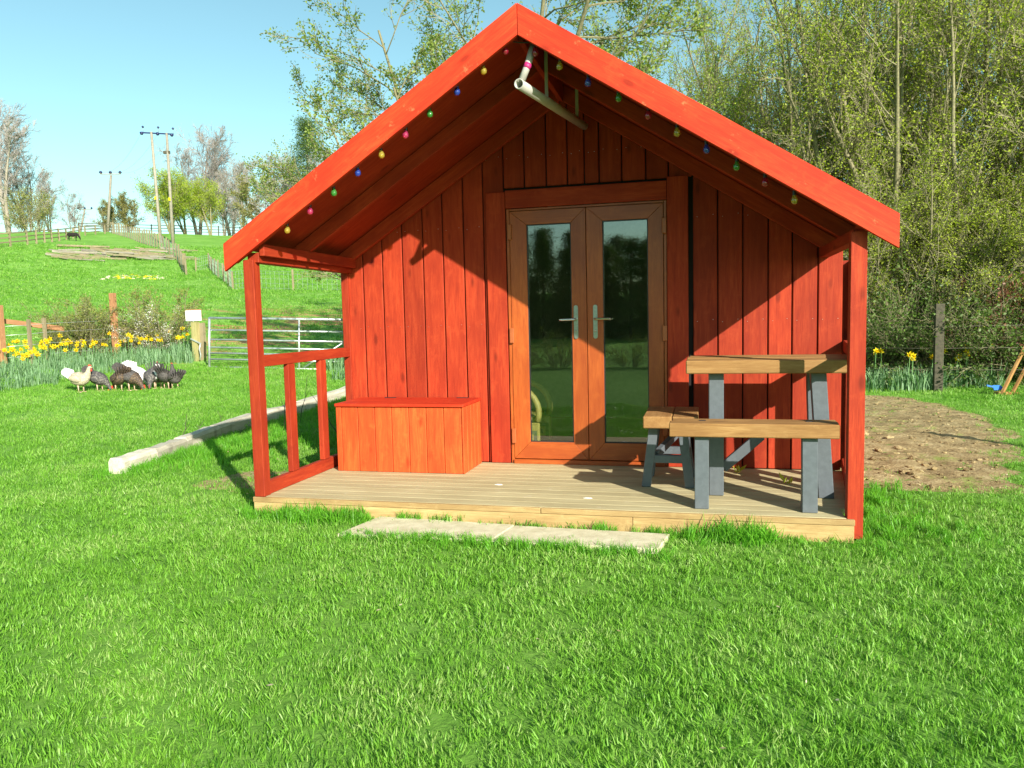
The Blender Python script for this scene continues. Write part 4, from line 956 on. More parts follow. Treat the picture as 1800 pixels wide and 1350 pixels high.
def bird(px, py, body, neck, pose, s, rz, label, tailm=None):
    p = gat(px, py); o = thing('hen' if 'cockerel' not in label else 'cockerel', (p.x, p.y, p.z+.005), label, 'chicken', 'poultry in front of the daffodil bed', rz); o.scale = (s, s, s)
    if pose == 'stand':
        sp_ = [(-.17, 0, .26, .02, .04), (-.13, 0, .255, .085, .09), (-.05, 0, .235, .125, .12), (.04, 0, .235, .12, .12), (.10, 0, .27, .07, .08), (.135, 0, .33, .045, .05), (.15, 0, .385, .030, .033), (.165, 0, .42, .030, .030), (.19, 0, .425, .02, .022), (.205, 0, .42, .006, .007)]
        head = Vector((.175, 0, .425))
    elif pose == 'alert':
        sp_ = [(-.15, 0, .24, .012, .03), (-.11, 0, .24, .08, .09), (-.04, 0, .22, .12, .12), (.04, 0, .24, .12, .12), (.075, 0, .31, .075, .075), (.085, 0, .38, .045, .045), (.085, 0, .43, .032, .032), (.095, 0, .46, .030, .030), (.115, 0, .462, .02, .02), (.13, 0, .458, .006, .006)]
        head = Vector((.10, 0, .465))
    else:
        sp_ = [(-.17, 0, .31, .012, .03), (-.13, 0, .295, .085, .09), (-.05, 0, .25, .125, .12), (.05, 0, .205, .12, .11), (.11, 0, .17, .07, .07), (.155, 0, .12, .042, .044), (.18, 0, .075, .030, .032), (.195, 0, .045, .027, .027), (.205, 0, .025, .016, .018), (.21, 0, .008, .005, .006)]
        head = Vector((.20, 0, .055))
    loft('body', sp_, FM[body], o)
    if neck: 
        q = [list(v) for v in sp_[3:8]]
        for v in q: v[3] += .006; v[4] += .006
        loft('neck_feathers', [tuple(v) for v in q], FM[neck], o)
    t0 = Vector(sp_[0][:3]); bm = bmesh.new()
    for k in range(-3, 4):
        a = k*.16; L = .21 if pose != 'alert' else .20; d = Vector((-.62, a*.9, .85 if tailm != 'low' else .5)).normalized(); b0 = t0+Vector((.05, a*.15, -.03)); sd = Vector((.6, 0, .75)).normalized()
        b1 = b0+d*L*(1-abs(k)*.06); w = .036; th = Vector((0, .006, 0))
        vs = [bm.verts.new(v) for v in (b0-sd*w*.5-th, b0+sd*w*.5-th, b1+sd*w-th, b1+d*.03-th, b1-sd*w-th)]; vt = [bm.verts.new(v.co+th*2) for v in vs]
        bm.faces.new(vs); bm.faces.new(vt[::-1])
        for j in range(5): bm.faces.new((vs[j], vs[(j+1) % 5], vt[(j+1) % 5], vt[j]))
    bm_obj('tail', bm, FM[tailm if tailm in FM else body], o, wmat(o))
    for sy in (-1, 1):
        loft('wing', [(-.14, sy*.10, .25+(.04 if pose == 'peck' else 0), .012, .03), (-.06, sy*.122, .25, .016, .06), (.03, sy*.118, .235-(.015 if pose == 'peck' else 0), .016, .055), (.07, sy*.085, .23-(.03 if pose == 'peck' else 0), .008, .02)], FM[body], o, 8)
        x = sy*.02; bm = tube_bm([(x-.01, sy*.045, .17), (x, sy*.045, .09), (x, sy*.045, .01)], [.022, .011, .009], 6)
        for da in (-.5, 0, .5, PI): tube_bm([(x, sy*.045, .01), (x+.045*math.cos(da), sy*.045+.045*math.sin(da), .004)], [.007, .004], 5, bm)
        bm_obj('leg', bm, M['shank'], o, wmat(o), True)
    f = (Vector(sp_[-1][:3])-Vector(sp_[-3][:3])).normalized(); upv = Vector((0, 1, 0)).cross(f)*-1
    bm = tube_bm([Vector(sp_[-1][:3])-f*.012, Vector(sp_[-1][:3])+f*.022], [.009, .001], 6); bm_obj('beak', bm, M['beak'], o, wmat(o))
    big = 1.5 if 'cockerel' in label else 1.0
    bm = bmesh.new(); pts = []; nrm_up = upv if upv.dot(Vector((0, 0, 1) if pose != 'peck' else (1, 0, .2))) > 0 else -upv
    for k in range(4):
        c = head+nrm_up*.024+f*(-.02+.014*k); tip = c+nrm_up*(.022+.006*math.sin(k*2.0))*big-f*.004
        vs = [bm.verts.new(v) for v in (c-f*.009-Vector((0, .004, 0)), c+f*.009-Vector((0, .004, 0)), tip, c-f*.009+Vector((0, .004, 0)), c+f*.009+Vector((0, .004, 0)))]
        bm.faces.new((vs[0], vs[1], vs[2])); bm.faces.new((vs[4], vs[3], vs[2])); bm.faces.new((vs[0], vs[2], vs[3])); bm.faces.new((vs[1], vs[4], vs[2])); bm.faces.new((vs[0], vs[3], vs[4], vs[1]))
    bm_obj('comb', bm, M['comb'], o, wmat(o))
    c = head+f*.022-nrm_up*.02
    bm = tube_bm([c, c-nrm_up*.022*big, c-nrm_up*.036*big], [.008, .012*big, .003], 6); bm_obj('wattle', bm, M['comb'], o, wmat(o), True)
AZL = R_(18)
bird(143, 690, 'buff', None, 'stand', 1.05, .25, 'buff and grey cockerel with a red comb, leftmost of the flock', 'white')
bird(176, 688, 'grey', None, 'peck', 1.0, .2, 'dark grey hen pecking the grass just right of the cockerel', 'dark')
bird(209, 688, 'brown', None, 'peck', 1.0, 2.7, 'speckled brown hen with its tail to the grey hen')
bird(232, 687, 'dark', 'brown', 'peck', 1.1, .15, 'large dark brown hen pecking in the middle of the flock', 'dark')
bird(246, 682, 'white', None, 'peck', 1.1, -.1, 'white hen pecking behind the large dark hen')
bird(268, 684, 'grey', None, 'peck', 1.05, -1.1, 'grey hen pecking beside the white-breasted hen', 'dark')
bird(279, 683, 'dark', 'white', 'alert', 1.0, -.9, 'upright hen with a white neck and breast')
bird(293, 684, 'dark', None, 'peck', 1.0, 1.9, 'black hen next to the white-breasted one, tail raised', 'dark')
bird(308, 684, 'dark', None, 'alert', .95, 2.6, 'black hen standing, rightmost of the flock', 'dark')

pp = gat(128, 423)
pony = thing('pony', (pp.x, pp.y, pp.z), 'dark pony grazing by the rail fence on the hill', 'pony', None, .35); 
M['ponycoat'] = plain('dark_pony_coat', (.014, .010, .009), .95, noise=.3); ps = .62; pony.scale = (ps, ps, ps)
loft('body', [(-.72, 0, .92, .06, .08), (-.68, 0, .95, .22, .22), (-.45, 0, .97, .30, .30), (0, 0, .92, .31, .33), (.40, 0, .95, .27, .31), (.62, 0, .98, .17, .24), (.80, 0, .86, .11, .17), (.98, 0, .62, .09, .13), (1.08, 0, .42, .09, .12), (1.12, 0, .25, .07, .08), (1.13, 0, .12, .05, .06)], M['ponycoat'], pony)
for x, sy, hb in ((-.55, 1, 1), (-.48, -1, 1), (.46, 1, 0), (.54, -1, 0)):
    loft('leg', [(x, sy*.16, .9, .11, .12), (x+.04*(1-hb), sy*.16, .66, .09, .11), (x-.06*hb, sy*.15, .42, .05, .055), (x-.03*hb, sy*.15, .2, .035, .04), (x, sy*.15, .06, .045, .05), (x+.02, sy*.15, .0, .06, .06)], M['ponycoat'], pony, 8)
loft('tail', [(-.74, 0, 1.02, .05, .05), (-.84, 0, .8, .06, .06), (-.84, 0, .45, .05, .05), (-.83, 0, .25, .01, .01)], M['ponycoat'], pony, 8)
loft('mane', [(.50, 0, 1.27, .03, .04), (.74, 0, 1.10, .04, .07), (.98, 0, .80, .04, .07), (1.1, 0, .6, .02, .04)], M['black'], pony, 8)
for sy in (-1, 1): bm_obj('ear', tube_bm([(1.0, sy*.06, .60), (.99, sy*.08, .72)], [.03, .005], 6), M['ponycoat'], pony, wmat(pony))

# ------------------------------------------------------------------ fences, gate, posts
def up_(p, h): return Vector((p.x, p.y, p.z+h))
F1 = thing('rail_fence', gat(5, 655), 'brown post and rail garden fence behind the left daffodils', 'fence')
dl = depth_of(gat(5, 652))
a = gat(5, 650); bpost = gat(112, 636); cpost = gat(205, 630)
for p, h, wd in ((a, 1.42, .14), (cpost, 1.62, .12)): bar('post', F1, M['fencewood'], up_(p, -.2), up_(p, h), wd, wd, X_)
s1 = gat(56, 645); s2 = gat(83, 641)
for p in (s1, s2): bar('stake', F1, M['palewood'], up_(p, -.2), up_(p, 1.08), .065, .065, X_)
rt = up_(a, 1.38); rp = atd(0, 564, 1); 
r0 = CP+ray(-20, 561)*(depth_of(a)/ray(-20, 561).dot(fwd)); r1 = CP+ray(112, 578)*(depth_of(bpost)/ray(112, 578).dot(fwd))
bar('rail', F1, M['fencewood'], r0, r1, .11, .06, Z_)
r2 = CP+ray(203, 578)*(depth_of(cpost)/ray(203, 578).dot(fwd)); r3 = CP+ray(330, 582)*((depth_of(cpost)+2)/ray(330, 582).dot(fwd))
bar('rail', F1, M['palewood'], r2, r3, .08, .05, Z_)
for hh in (.25, .5, .75, .95): tube('wire', F1, M['galv'], [up_(a, hh), up_(s1, hh), up_(s2, hh), up_(cpost, hh)], .006, 4)
# gate posts
g1 = gat(347, 634); g2 = gat(359, 633)
gp = thing('gate_post', g1, 'mossy gatepost wrapped with a chain, beneath a white board', 'post')
bar('post', gp, M['postgreen'], up_(g1, -.2), up_(g1, .95), .15, .15, X_)
bar('chain', gp, M['galv'], up_(g1, .45)+Vector((-.09, -.09, .1)), up_(g1, .45)+Vector((.2, -.10, -.03)), .03, .03, Z_)
pts = [up_(g1, .42)+Vector((.2, -.12, 0)), up_(g1, .3)+Vector((.17, -.13, 0)), up_(g1, .15)+Vector((.2, -.13, 0)), up_(g1, .02)+Vector((.17, -.13, 0))]
tube('chain', gp, M['galv'], pts, .018, 5)
wb_ = CP+ray(340, 555)*((depth_of(g1)-.12)/ray(340, 555).dot(fwd))
ws = thing('sign_board', wb_, 'blank white board fixed on the mossy gatepost', 'sign')
fr = right.copy(); fr.z = 0; fr.normalize()
sc_ = depth_of(g1)/CAM['f']
bar('board', ws, M['white'], wb_-fr*13.5*sc_, wb_+fr*13.5*sc_, 18*sc_, .02, Z_)
bar('backing_board', ws, M['fencewood'], wb_-fr*13.5*sc_+Vector((-.01, .03, .02)), wb_+fr*13.5*sc_+Vector((-.01, .03, .02)), 19*sc_, .02, Z_)
g2o = tag(bar('clapping_post', None, M['palewood'], up_(g2, -.2), up_(g2, .92), .10, .10, X_), 'pale slim post between the chained gatepost and the gate', 'post')
# the field gate
ga = gat(369, 646); gb = gat(606, 650); gb = ga+(gb-ga).normalized()*(gb-ga).length
GT_ = thing('field_gate', ga, 'galvanised seven-bar field gate standing closed behind the lawn', 'gate')
def atdep(px, py, dp): d = ray(px, py); return CP+d*(dp/d.dot(fwd))
da, db = depth_of(ga), depth_of(gb)
def gpt(t, u):   # t across, u 0 bottom..1 top
    lo = atdep(368, 645, da)*(1-t)+atdep(606, 650, db)*t; hi = atdep(368, 559, da)*(1-t)+atdep(606, 562, db)*t
    return lo*(1-u)+hi*u
us = [0, .16, .285, .40, .56, .755, 1.0]
for u in us: tube('gate_bar', GT_, M['galv'], [gpt(0, u), gpt(1, u)], .021 if u < 1 else .028, 8)
for t in (0, 1): tube('gate_stile', GT_, M['galv'], [gpt(t, -.02), gpt(t, 1.01)], .028, 8)
tube('gate_brace', GT_, M['galv'], [gpt(.67, 0), gpt(.67, 1)], .022, 8); tube('gate_brace', GT_, M['galv'], [gpt(.69, 0), gpt(1, .56)], .018, 8)
hp = thing('gate_post', gb, 'wooden hanging post at the hinge end of the field gate', 'post'); q = gb+(gb-ga).normalized()*.12
bar('post', hp, M['postgreen'], up_(q, -.2), up_(q, 1.35), .16, .16, X_)
# rail fence on the far hill, left
def fence_line(name, pxs, label, h, nper, rails, mat, pw, mesh=False, r0=None):
    P = [gat(*q) if len(q) == 2 else ridge(q[0], r=q[2]) for q in pxs]
    L = [0]
    for u, v in zip(P, P[1:]): L.append(L[-1]+(v-u).length)
    o = thing(name, P[0], label, 'fence'); tops = []; n = max(2, int(L[-1]/nper)); rj = random.Random(len(label))
    me = None; ch = []
    for k in range(n+1):
        t = L[-1]*k/n; i = max(j for j in range(len(L)) if L[j] <= t+1e-6); i = min(i, len(P)-2); u = (t-L[i])/(L[i+1]-L[i]); p = P[i]*(1-u)+P[i+1]*u; p.z = gz(p.x, p.y)
        hh = h*rj.uniform(.93, 1.1)
        if me is None:
            c = bar('post', o, mat, up_(p, -.2), up_(p, hh), pw, pw, X_); me = c.data; base = wmat(c)
        else:
            c = bpy.data.objects.new('post', me); mm = base.copy(); mm.translation = up_(p, -.2); place(c, o, mm)
            c.rotation_euler = (c.rotation_euler[0]+rj.uniform(-.05, .05), c.rotation_euler[1]+rj.uniform(-.05, .05), c.rotation_euler[2]); c.scale = (rj.uniform(.93, 1.08), 1, 1)
        ch.append(p)
    for k in range(n):
        a, b = ch[k], ch[k+1]
        for rz in rails:
            if mesh: pass
            else: bar('rail', o, mat, up_(a, rz)+Vector((0, -.06, 0)), up_(b, rz)+Vector((0, -.06, 0)), .10, .04, Z_)
    if mesh:
        A = []; B = []
        for k in range(n):
            a, b = ch[k], ch[k+1]
            for rz in rails: A.append(up_(a, rz)); B.append(up_(b, rz))
            m = max(2, int((b-a).length/.28))
            for j in range(m): q = a+(b-a)*j/m; A.append(up_(q, .03)); B.append(up_(q, rails[-1]))
        A = np.array([tuple(v) for v in A]); B = np.array([tuple(v) for v in B]); rr_ = np.full(len(A), .0065)
        v, f = prisms(A, B, rr_, rr_, 3); v = v-np.array(tuple(o.location)); me2 = mesh_np('wire_netting', v, f, M['galv']); c = bpy.data.objects.new('wire_netting', me2); COL.objects.link(c); c.parent = o
    return o
fence_line('rail_fence', [(-30, 438), (40, 432), (100, 424), (140, 417)], 'pale post and rail fence along the hillside at the far left', 1.15, 2.6, (.35, .7, 1.05), M['palewood'], .12)
fence_line('rail_fence', [(150, 414), (200, 410)], 'short run of rail fence right of the grazing pony', 1.15, 2.6, (.35, .7, 1.05), M['palewood'], .12)
fence_line('rail_fence', [(150, 0, 131), (300, 0, 130), (440, 0, 128), (520, 0, 118)], 'grey rail fence silhouetted along the ridge top', 1.5, 3.2, (.5, .9, 1.35), M['barkdark'], .12)
fence_line('netting_fence', [(196, 410), (240, 424), (285, 440), (312, 458), (328, 483)], 'wire netting fence on close stakes running down the hill', 1.25, 1.5, (.1, .4, .7, 1.0, 1.15), M['palewood'], .09, True)
fence_line('netting_fence', [(345, 478), (368, 470), (385, 490), (398, 498), (412, 512), (435, 508), (531, 511), (602, 512)], 'wire netting fence crossing the slope behind the porch post', 1.1, 3.0, (.1, .35, .6, .85, 1.0), M['palewood'], .08, True)
# utility poles
def pole(name, b, top_px, label, arm=None, twin=None):
    o = thing(name, b, label, 'utility pole'); return o
pa = gat(283, 428); pb = gat(301, 424); dA = depth_of(pa)
ta = atdep(266, 232, dA); tb = atdep(293, 234, dA)
pb = atdep(304, 424, dA); pb.z = gz(pb.x, pb.y)
UP = thing('twin_utility_pole', pa, 'tall twin wooden utility pole with a crossarm of dark insulators', 'utility pole')
tube('pole', UP, M['polewood'], [up_(pa, -.3), ta], [.17, .12], 10); tube('pole', UP, M['polewood'], [up_(pb, -.3), tb], [.17, .12], 10)
c0 = atdep(246, 233, dA); c1 = atdep(305, 236, dA); bar('crossarm', UP, M['insul'], c0, c1, .12, .10, Z_)
for px, py in ((249, 234), (277, 235), (302, 237)):
    q = atdep(px, py, dA); tube('insulator', UP, M['insul'], [q+Vector((0, 0, -.16)), q+Vector((0, 0, -.05)), q+Vector((0, 0, .12))], [.10, .17, .10], 8)
for px, py in ((251, 223), (278, 224), (304, 226)):
    q = atdep(px, py, dA); tube('insulator', UP, M['insul'], [q+Vector((0, 0, -.10)), q, q+Vector((0, 0, .10))], [.06, .13, .05], 8); tube('pin', UP, M['polewood'], [q+Vector((0, 0, -.5)), q+Vector((0, 0, -.1))], .02, 4)
for (u, v) in ((272, 372), (300, 372)): q = atdep(u, v, dA); bar('crossbrace', UP, M['barkdark'], q-fr*.25, q+fr*.3, .09, .07, Z_)
q = atdep(291, 268, dA); bar('switch_box', UP, M['barkdark'], q-fr*.2, q+fr*.45, .28, .2, Z_); q = atdep(298, 350, dA-.3); bar('warning_plate', UP, M['petal'], q-fr*.1, q+fr*.1, .3, .02, Z_); q = atdep(273, 348, dA-.3); bar('warning_plate', UP, M['petal'], q-fr*.1, q+fr*.1, .3, .02, Z_)
pc = gat(199, 407) or ridge(199, r=128); dC = depth_of(pc); tc_ = atdep(195, 308, dC)
UP2 = thing('utility_pole', pc, 'distant single utility pole with three insulators left of the twin pole', 'utility pole')
tube('pole', UP2, M['polewood'], [up_(pc, -.3), tc_], [.22, .16], 8); bar('crossarm', UP2, M['polewood'], atdep(176, 306, dC), atdep(212, 306, dC), .12, .12, Z_)
for px in (177, 194, 211): q = atdep(px, 303, dC); tube('insulator', UP2, M['insul'], [q+Vector((0, 0, -.15)), q, q+Vector((0, 0, .2))], [.16, .24, .12], 8)
pd = ridge(149, r=136); dD = depth_of(pd); td = atdep(149, 368, dD); UP3 = thing('utility_pole', pd, 'smallest utility pole, half hidden by the bare trees above the pony', 'utility pole')
tube('pole', UP3, M['polewood'], [up_(pd, -.5), td], [.16, .12], 6); bar('crossarm', UP3, M['polewood'], atdep(138, 368, dD), atdep(161, 368, dD), .1, .1, Z_)
for px in (137, 149, 161): q = atdep(px, 366, dD); tube('insulator', UP3, M['insul'], [q+Vector((0, 0, -.1)), q+Vector((0, 0, .15))], [.14, .12], 6)
OW = thing('overhead_wires', ta, 'thin overhead wires from the twin pole to the distant single pole', 'power line')
for (u, v) in (((247, 236), (177, 303)), ((277, 237), (194, 303)), ((303, 238), (211, 303))):
    A = atdep(*u, dA); B = atdep(*v, dC); pts = [A*(1-t)+B*t+Vector((0, 0, -1.2*4*t*(1-t))) for t in np.linspace(0, 1, 14)]; tube('wire', OW, M['galv'], pts, .010, 4)
# log piles on the slope
rl = random.Random(4)
TP = thing('timber_pile', gat(150, 452), 'spread of weathered planks and poles lying on the hillside', 'timber pile')
for k in range(60):
    px = rl.uniform(75, 285); py = rl.uniform(441, 455); p = gat(px, py); L = rl.uniform(1.2, 4.0); a = rl.uniform(-.25, .25); d = Vector((fr.x*math.cos(a), fr.y*math.cos(a)+math.sin(a), 0)).normalized()
    q = p+d*L; q.z = gz(q.x, q.y)
    bar('plank', TP, rl.choice((M['polewood'], M['palewood'], M['bark'])), up_(p, rl.uniform(.05, .35)), up_(q, rl.uniform(.05, .35)), rl.uniform(.06, .16), .08, Z_, 0)
p = gat(100, 434); q = gat(193, 437); tag(tube('long_pole', None, M['palewood'], [up_(p, .12), up_(q, .12)], .10, 8), 'long pale pole lying above the spread of planks', 'pole')
# yellow flower patch with stones on the slope
fp = thing('flower_patch', gat(232, 486), 'low patch of yellow flowers and pale stones on the slope', 'flower patch')
V = []; 
for k in range(90):
    px = rl.uniform(180, 288); p = gat(px, 486+rl.uniform(-3, 4)+2*abs((px-232)/55)); s = rl.uniform(.05, .15)
    bm = bmesh.new(); bmesh.ops.create_icosphere(bm, subdivisions=1, radius=s)
    for v in bm.verts: v.co = Vector((v.co.x*rl.uniform(.8, 1.9), v.co.y*rl.uniform(.8, 1.4), v.co.z*.5))+Vector((0, 0, s*.2))*rl.random()
    yel = 200 < px < 275 and rl.random() < .6
    bm_obj('flower_cushion' if yel else 'stone', bm, M['petal'] if yel else M['stone'] , fp, Matrix.Translation(p))
# shrubs by the bed
plant_tree('hedge_shrub', 'shrub', gat(148, 626), 'dense twiggy olive shrub behind the daffodils', 'bush', None, .98, .4)
plant_tree('hedge_shrub', 'shrub', gat(125, 625), 'smaller twiggy shrub left of the dense olive one', 'bush', None, .7, 2.4)
plant_tree('hedge_shrub', 'shrub', gat(172, 624), 'small twiggy shrub against the orange-brown post', 'bush', None, .8, 4.4)
plant_tree('blossom_shrub', 'blossom', gat(268, 622), 'shrub covered with white blossom left of the gatepost', 'bush', None, .8, .4)
plant_tree('hedge_shrub', 'shrub', gat(288, 618), 'tall bare-twigged shrub behind the white blossom', 'bush', None, 1.1, 1.4)
plant_tree('hedge_shrub', 'shrub', gat(245, 620), 'thin twiggy shrub on the left of the white blossom', 'bush', None, .65, 5.4)
# dark fence post below the thicket with wires
fpz = gat(1648, 688); RF = thing('wire_fence', fpz, 'dark weathered fence post with thin wires below the thicket', 'fence')
bar('post', RF, M['barkdark'], up_(fpz, -.2), up_(fpz, 1.42), .13, .11, X_)
ra = pol(8.5, 14.6); rb = pol(23, 14.6)
for hh in (.35, .7, 1.05): tube('wire', RF, M['barkpale'], [up_(ra, hh), up_(fpz, hh), up_(rb, hh)], .002, 4)
# leaning wooden frame with blue dustpan at right edge
wf = gat(1776, 694); WF = thing('wooden_frame', wf, 'leaning frame of two wooden poles joined by a foot piece at the right edge', 'frame')
dF = depth_of(wf); f0 = atdep(1762, 690, dF); f1 = atdep(1780, 690, dF+.15); 
bar('pole', WF, M['beam'], f0, atdep(1812, 590, dF+.6), .045, .04, Z_); bar('pole', WF, M['beam'], f1, atdep(1828, 600, dF+.9), .045, .04, Z_)
bar('foot_piece', WF, M['beam'], atdep(1751, 691, dF-.05)+Vector((0, 0, .0)), atdep(1788, 692, dF+.1), .05, .09, Z_)
bq = atdep(1757, 686, dF+.1); 
bb = thing('dustpan', bq, 'small bright blue dustpan beside the leaning wooden frame', 'dustpan')
plank('pan', bb, M['blue'], bq-fr*.09, fr, (0, .6, .5), [(0, 0), (.17, 0), (.15, .10), (.02, .10)], .012); bar('grip', bb, M['blue'], bq-fr*.09+Vector((0, 0, .05)), bq-fr*.2+Vector((0, 0, .08)), .025, .02, Z_)
bs = gat(559, 762); bl = thing('plastic_scrap', bs, 'small blue plastic scrap lying in the shade beyond the porch rail', 'litter')
plank('sheet', bl, M['blue'], up_(bs, .01), (1, .2, .35), (0, 1, .1), [(0, 0), (.11, .01), (.10, .07), (.01, .06)], .01)
# A-frame of a swing just outside the right edge; its shadow lies on the soil
sw = thing('swing_frame', (7.5, 1.8, gz(7.5, 1.8)), 'timber swing frame whose long shadow falls across the soil', 'swing frame')
tip = Vector((5.314, 4.293, -.128)); apx = tip+SUN_DIR*(2.1/SUN_DIR.z)
for (dx, dy) in ((-.55, .75), (.75, -.45)):
    p = Vector((apx.x+dx, apx.y+dy, gz(apx.x+dx, apx.y+dy))); tube('leg', sw, M['beam'], [up_(p, -.05), apx], .045, 8)
# sapling stems by the edging
sps = [((316, 790), (328, 728)), ((346, 770), (358, 738)), ((392, 748), (382, 722)), ((500, 760), (505, 682)), ((528, 745), (540, 660)), ((420, 765), (432, 752)), ((600, 770), (545, 690))]
for i, (b0, t0) in enumerate(sps):
    p = gat(*b0); dp = depth_of(p); t = atdep(*t0, dp); m = p*.45+t*.55+Vector((.02*(-1)**i, 0, 0)); pts = [p, p*.7+t*.3+Vector((-.012, 0, 0)), m, t]
    o = thing('sapling', p, 'thin bare sapling stem beside the curved log edging', 'sapling', 'bare sapling stems by the edging'); tube('stem', o, M['barkdark'], pts, [.006, .005, .004, .002], 5)
    tube('twig', o, M['barkdark'], [m, m+(t-p)*.15+Vector((.05*(-1)**i, 0, .01))], [.003, .0015], 4)
# weeds growing through the deck
for x, y, s, lb in ((3.27, 1.28, .07, 'green seedling sprouting through the deck before the wall'), (3.60, .95, .07, 'small leafy weed between the deck boards behind the front bench'), (3.82, 1.0, .05, 'two-leaved seedling by the right table leg')):
    rs = np.random.default_rng(int(x*100)); v, f = leaves_np(np.tile([[0, 0, .0]], (9, 1))+rs.normal(size=(9, 3))*[.015, .015, .0]+[0, 0, .002], s, rs, .3, 1.2)
    v[:, 2] = np.abs(v[:, 2])+.001
    tag(obj_me('weed', mesh_np('weed', v, f, M['leafspring']), None, Matrix.Translation((x, y, 0))), lb, 'weed')
# crisp white flecks
for x, y, lb in ((1.55, .62, 'pale paint fleck near the middle of the deck'), (2.25, .30, 'pale paint fleck near the deck edge')):
    bm = prism_bm([(0, 0), (.03, -.01), (.06, .0), (.05, .02), (.015, .025)], .002, 0); tag(bm_obj('paint_fleck', bm, M['white'], None, Matrix.Translation((x, y, .0005))), lb, 'fleck')

# ------------------------------------------------------------------ grass (geometry-node instances of blade tufts)
def tuft_me(seed, n, h, w, spread, lean, mat, dead=.0):
    rs = np.random.default_rng(seed); V = []; Q = []; T = []
    for i in range(n):
        a = rs.random()*2*PI; r = spread*math.sqrt(rs.random()); b = np.array([math.cos(a)*r, math.sin(a)*r, -.006]); a2 = rs.random()*2*PI
        o = np.array([math.cos(a2), math.sin(a2), 0]); s = np.array([-o[1], o[0], 0]); hh = h*rs.uniform(.55, 1.15); ln = lean*rs.uniform(.2, 1.3); ww = w*rs.uniform(.7, 1.3)
        c1 = b+o*hh*ln*.35+np.array([0, 0, hh*.55]); c2 = b+o*hh*ln+np.array([0, 0, hh*(1-.25*ln)]); k = len(V)
        V += [b-s*ww*.5, b+s*ww*.5, c1+s*ww*.45, c1-s*ww*.45, c2]; Q.append([k, k+1, k+2, k+3]); T.append([k+3, k+2, k+4])
    return mesh_np('grass_tuft', np.array(V), [np.array(Q), np.array(T)], mat)
def tuft_coll(name, mes):
    c = bpy.data.collections.new(name)
    for i, me in enumerate(mes): c.objects.link(bpy.data.objects.new('grass_tuft', me))
    return c
C_LAWN = tuft_coll('lawn_tufts', [tuft_me(i, 28, .036, .0034, .06, .62, M['blade']) for i in range(6)])
C_TALL = tuft_coll('tall_tufts', [tuft_me(20+i, 26, .115, .0040, .045, .55, M['bladedark']) for i in range(4)])
C_FAR = tuft_coll('field_tufts', [tuft_me(40+i, 30, .07, .010, .20, .9, M['blade']) for i in range(4)])
def scatter(name, P, scale, coll, label):
    n = len(P); me = bpy.data.meshes.new(name); me.vertices.add(n); me.vertices.foreach_set('co', P.astype(np.float32).ravel())
    at = me.attributes.new('sc', 'FLOAT', 'POINT'); at.data.foreach_set('value', scale.astype(np.float32))
    rs = np.random.default_rng(n); rot = np.stack([rs.normal(size=n)*.28, rs.normal(size=n)*.28, rs.random(n)*2*PI], -1)
    ar = me.attributes.new('rt', 'FLOAT_VECTOR', 'POINT'); ar.data.foreach_set('vector', rot.astype(np.float32).ravel())
    o = bpy.data.objects.new(name, me); COL.objects.link(o); tag(o, label, kind='stuff')
    ng = bpy.data.node_groups.new(name, 'GeometryNodeTree'); ng.interface.new_socket('Geometry', in_out='INPUT', socket_type='NodeSocketGeometry'); ng.interface.new_socket('Geometry', in_out='OUTPUT', socket_type='NodeSocketGeometry')
    N = ng.nodes; L = ng.links; gi = N.new('NodeGroupInput'); go = N.new('NodeGroupOutput'); ci = N.new('GeometryNodeCollectionInfo'); ci.inputs[0].default_value = coll; ci.inputs['Separate Children'].default_value = True; ci.inputs['Reset Children'].default_value = True
    ip = N.new('GeometryNodeInstanceOnPoints'); ip.inputs['Pick Instance'].default_value = True
    a1 = N.new('GeometryNodeInputNamedAttribute'); a1.data_type = 'FLOAT'; a1.inputs[0].default_value = 'sc'; a2 = N.new('GeometryNodeInputNamedAttribute'); a2.data_type = 'FLOAT_VECTOR'; a2.inputs[0].default_value = 'rt'
    e = N.new('FunctionNodeEulerToRotation'); L.new(a2.outputs['Attribute'], e.inputs[0]); L.new(e.outputs[0], ip.inputs['Rotation'])
    ri = N.new('FunctionNodeRandomValue'); ri.data_type = 'INT'; ri.inputs[4].default_value = 0; ri.inputs[5].default_value = 100
    L.new(ri.outputs[2], ip.inputs['Instance Index']); L.new(a1.outputs['Attribute'], ip.inputs['Scale'])
    L.new(gi.outputs[0], ip.inputs['Points']); L.new(ci.outputs[0], ip.inputs['Instance']); L.new(ip.outputs[0], go.inputs[0])
    md = o.modifiers.new('scatter', 'NODES'); md.node_group = ng
    return o
def kerb_band(x, y):
    d = np.full(np.shape(x), 9.)
    for a, b in zip(KP, KP[1:]):
        a = np.array(a); b = np.array(b); ab = b-a; t = np.clip(((x-a[0])*ab[0]+(y-a[1])*ab[1])/(ab@ab), 0, 1); d = np.minimum(d, np.hypot(x-a[0]-t*ab[0]-.05, y-a[1]-t*ab[1]))
    return d < .07
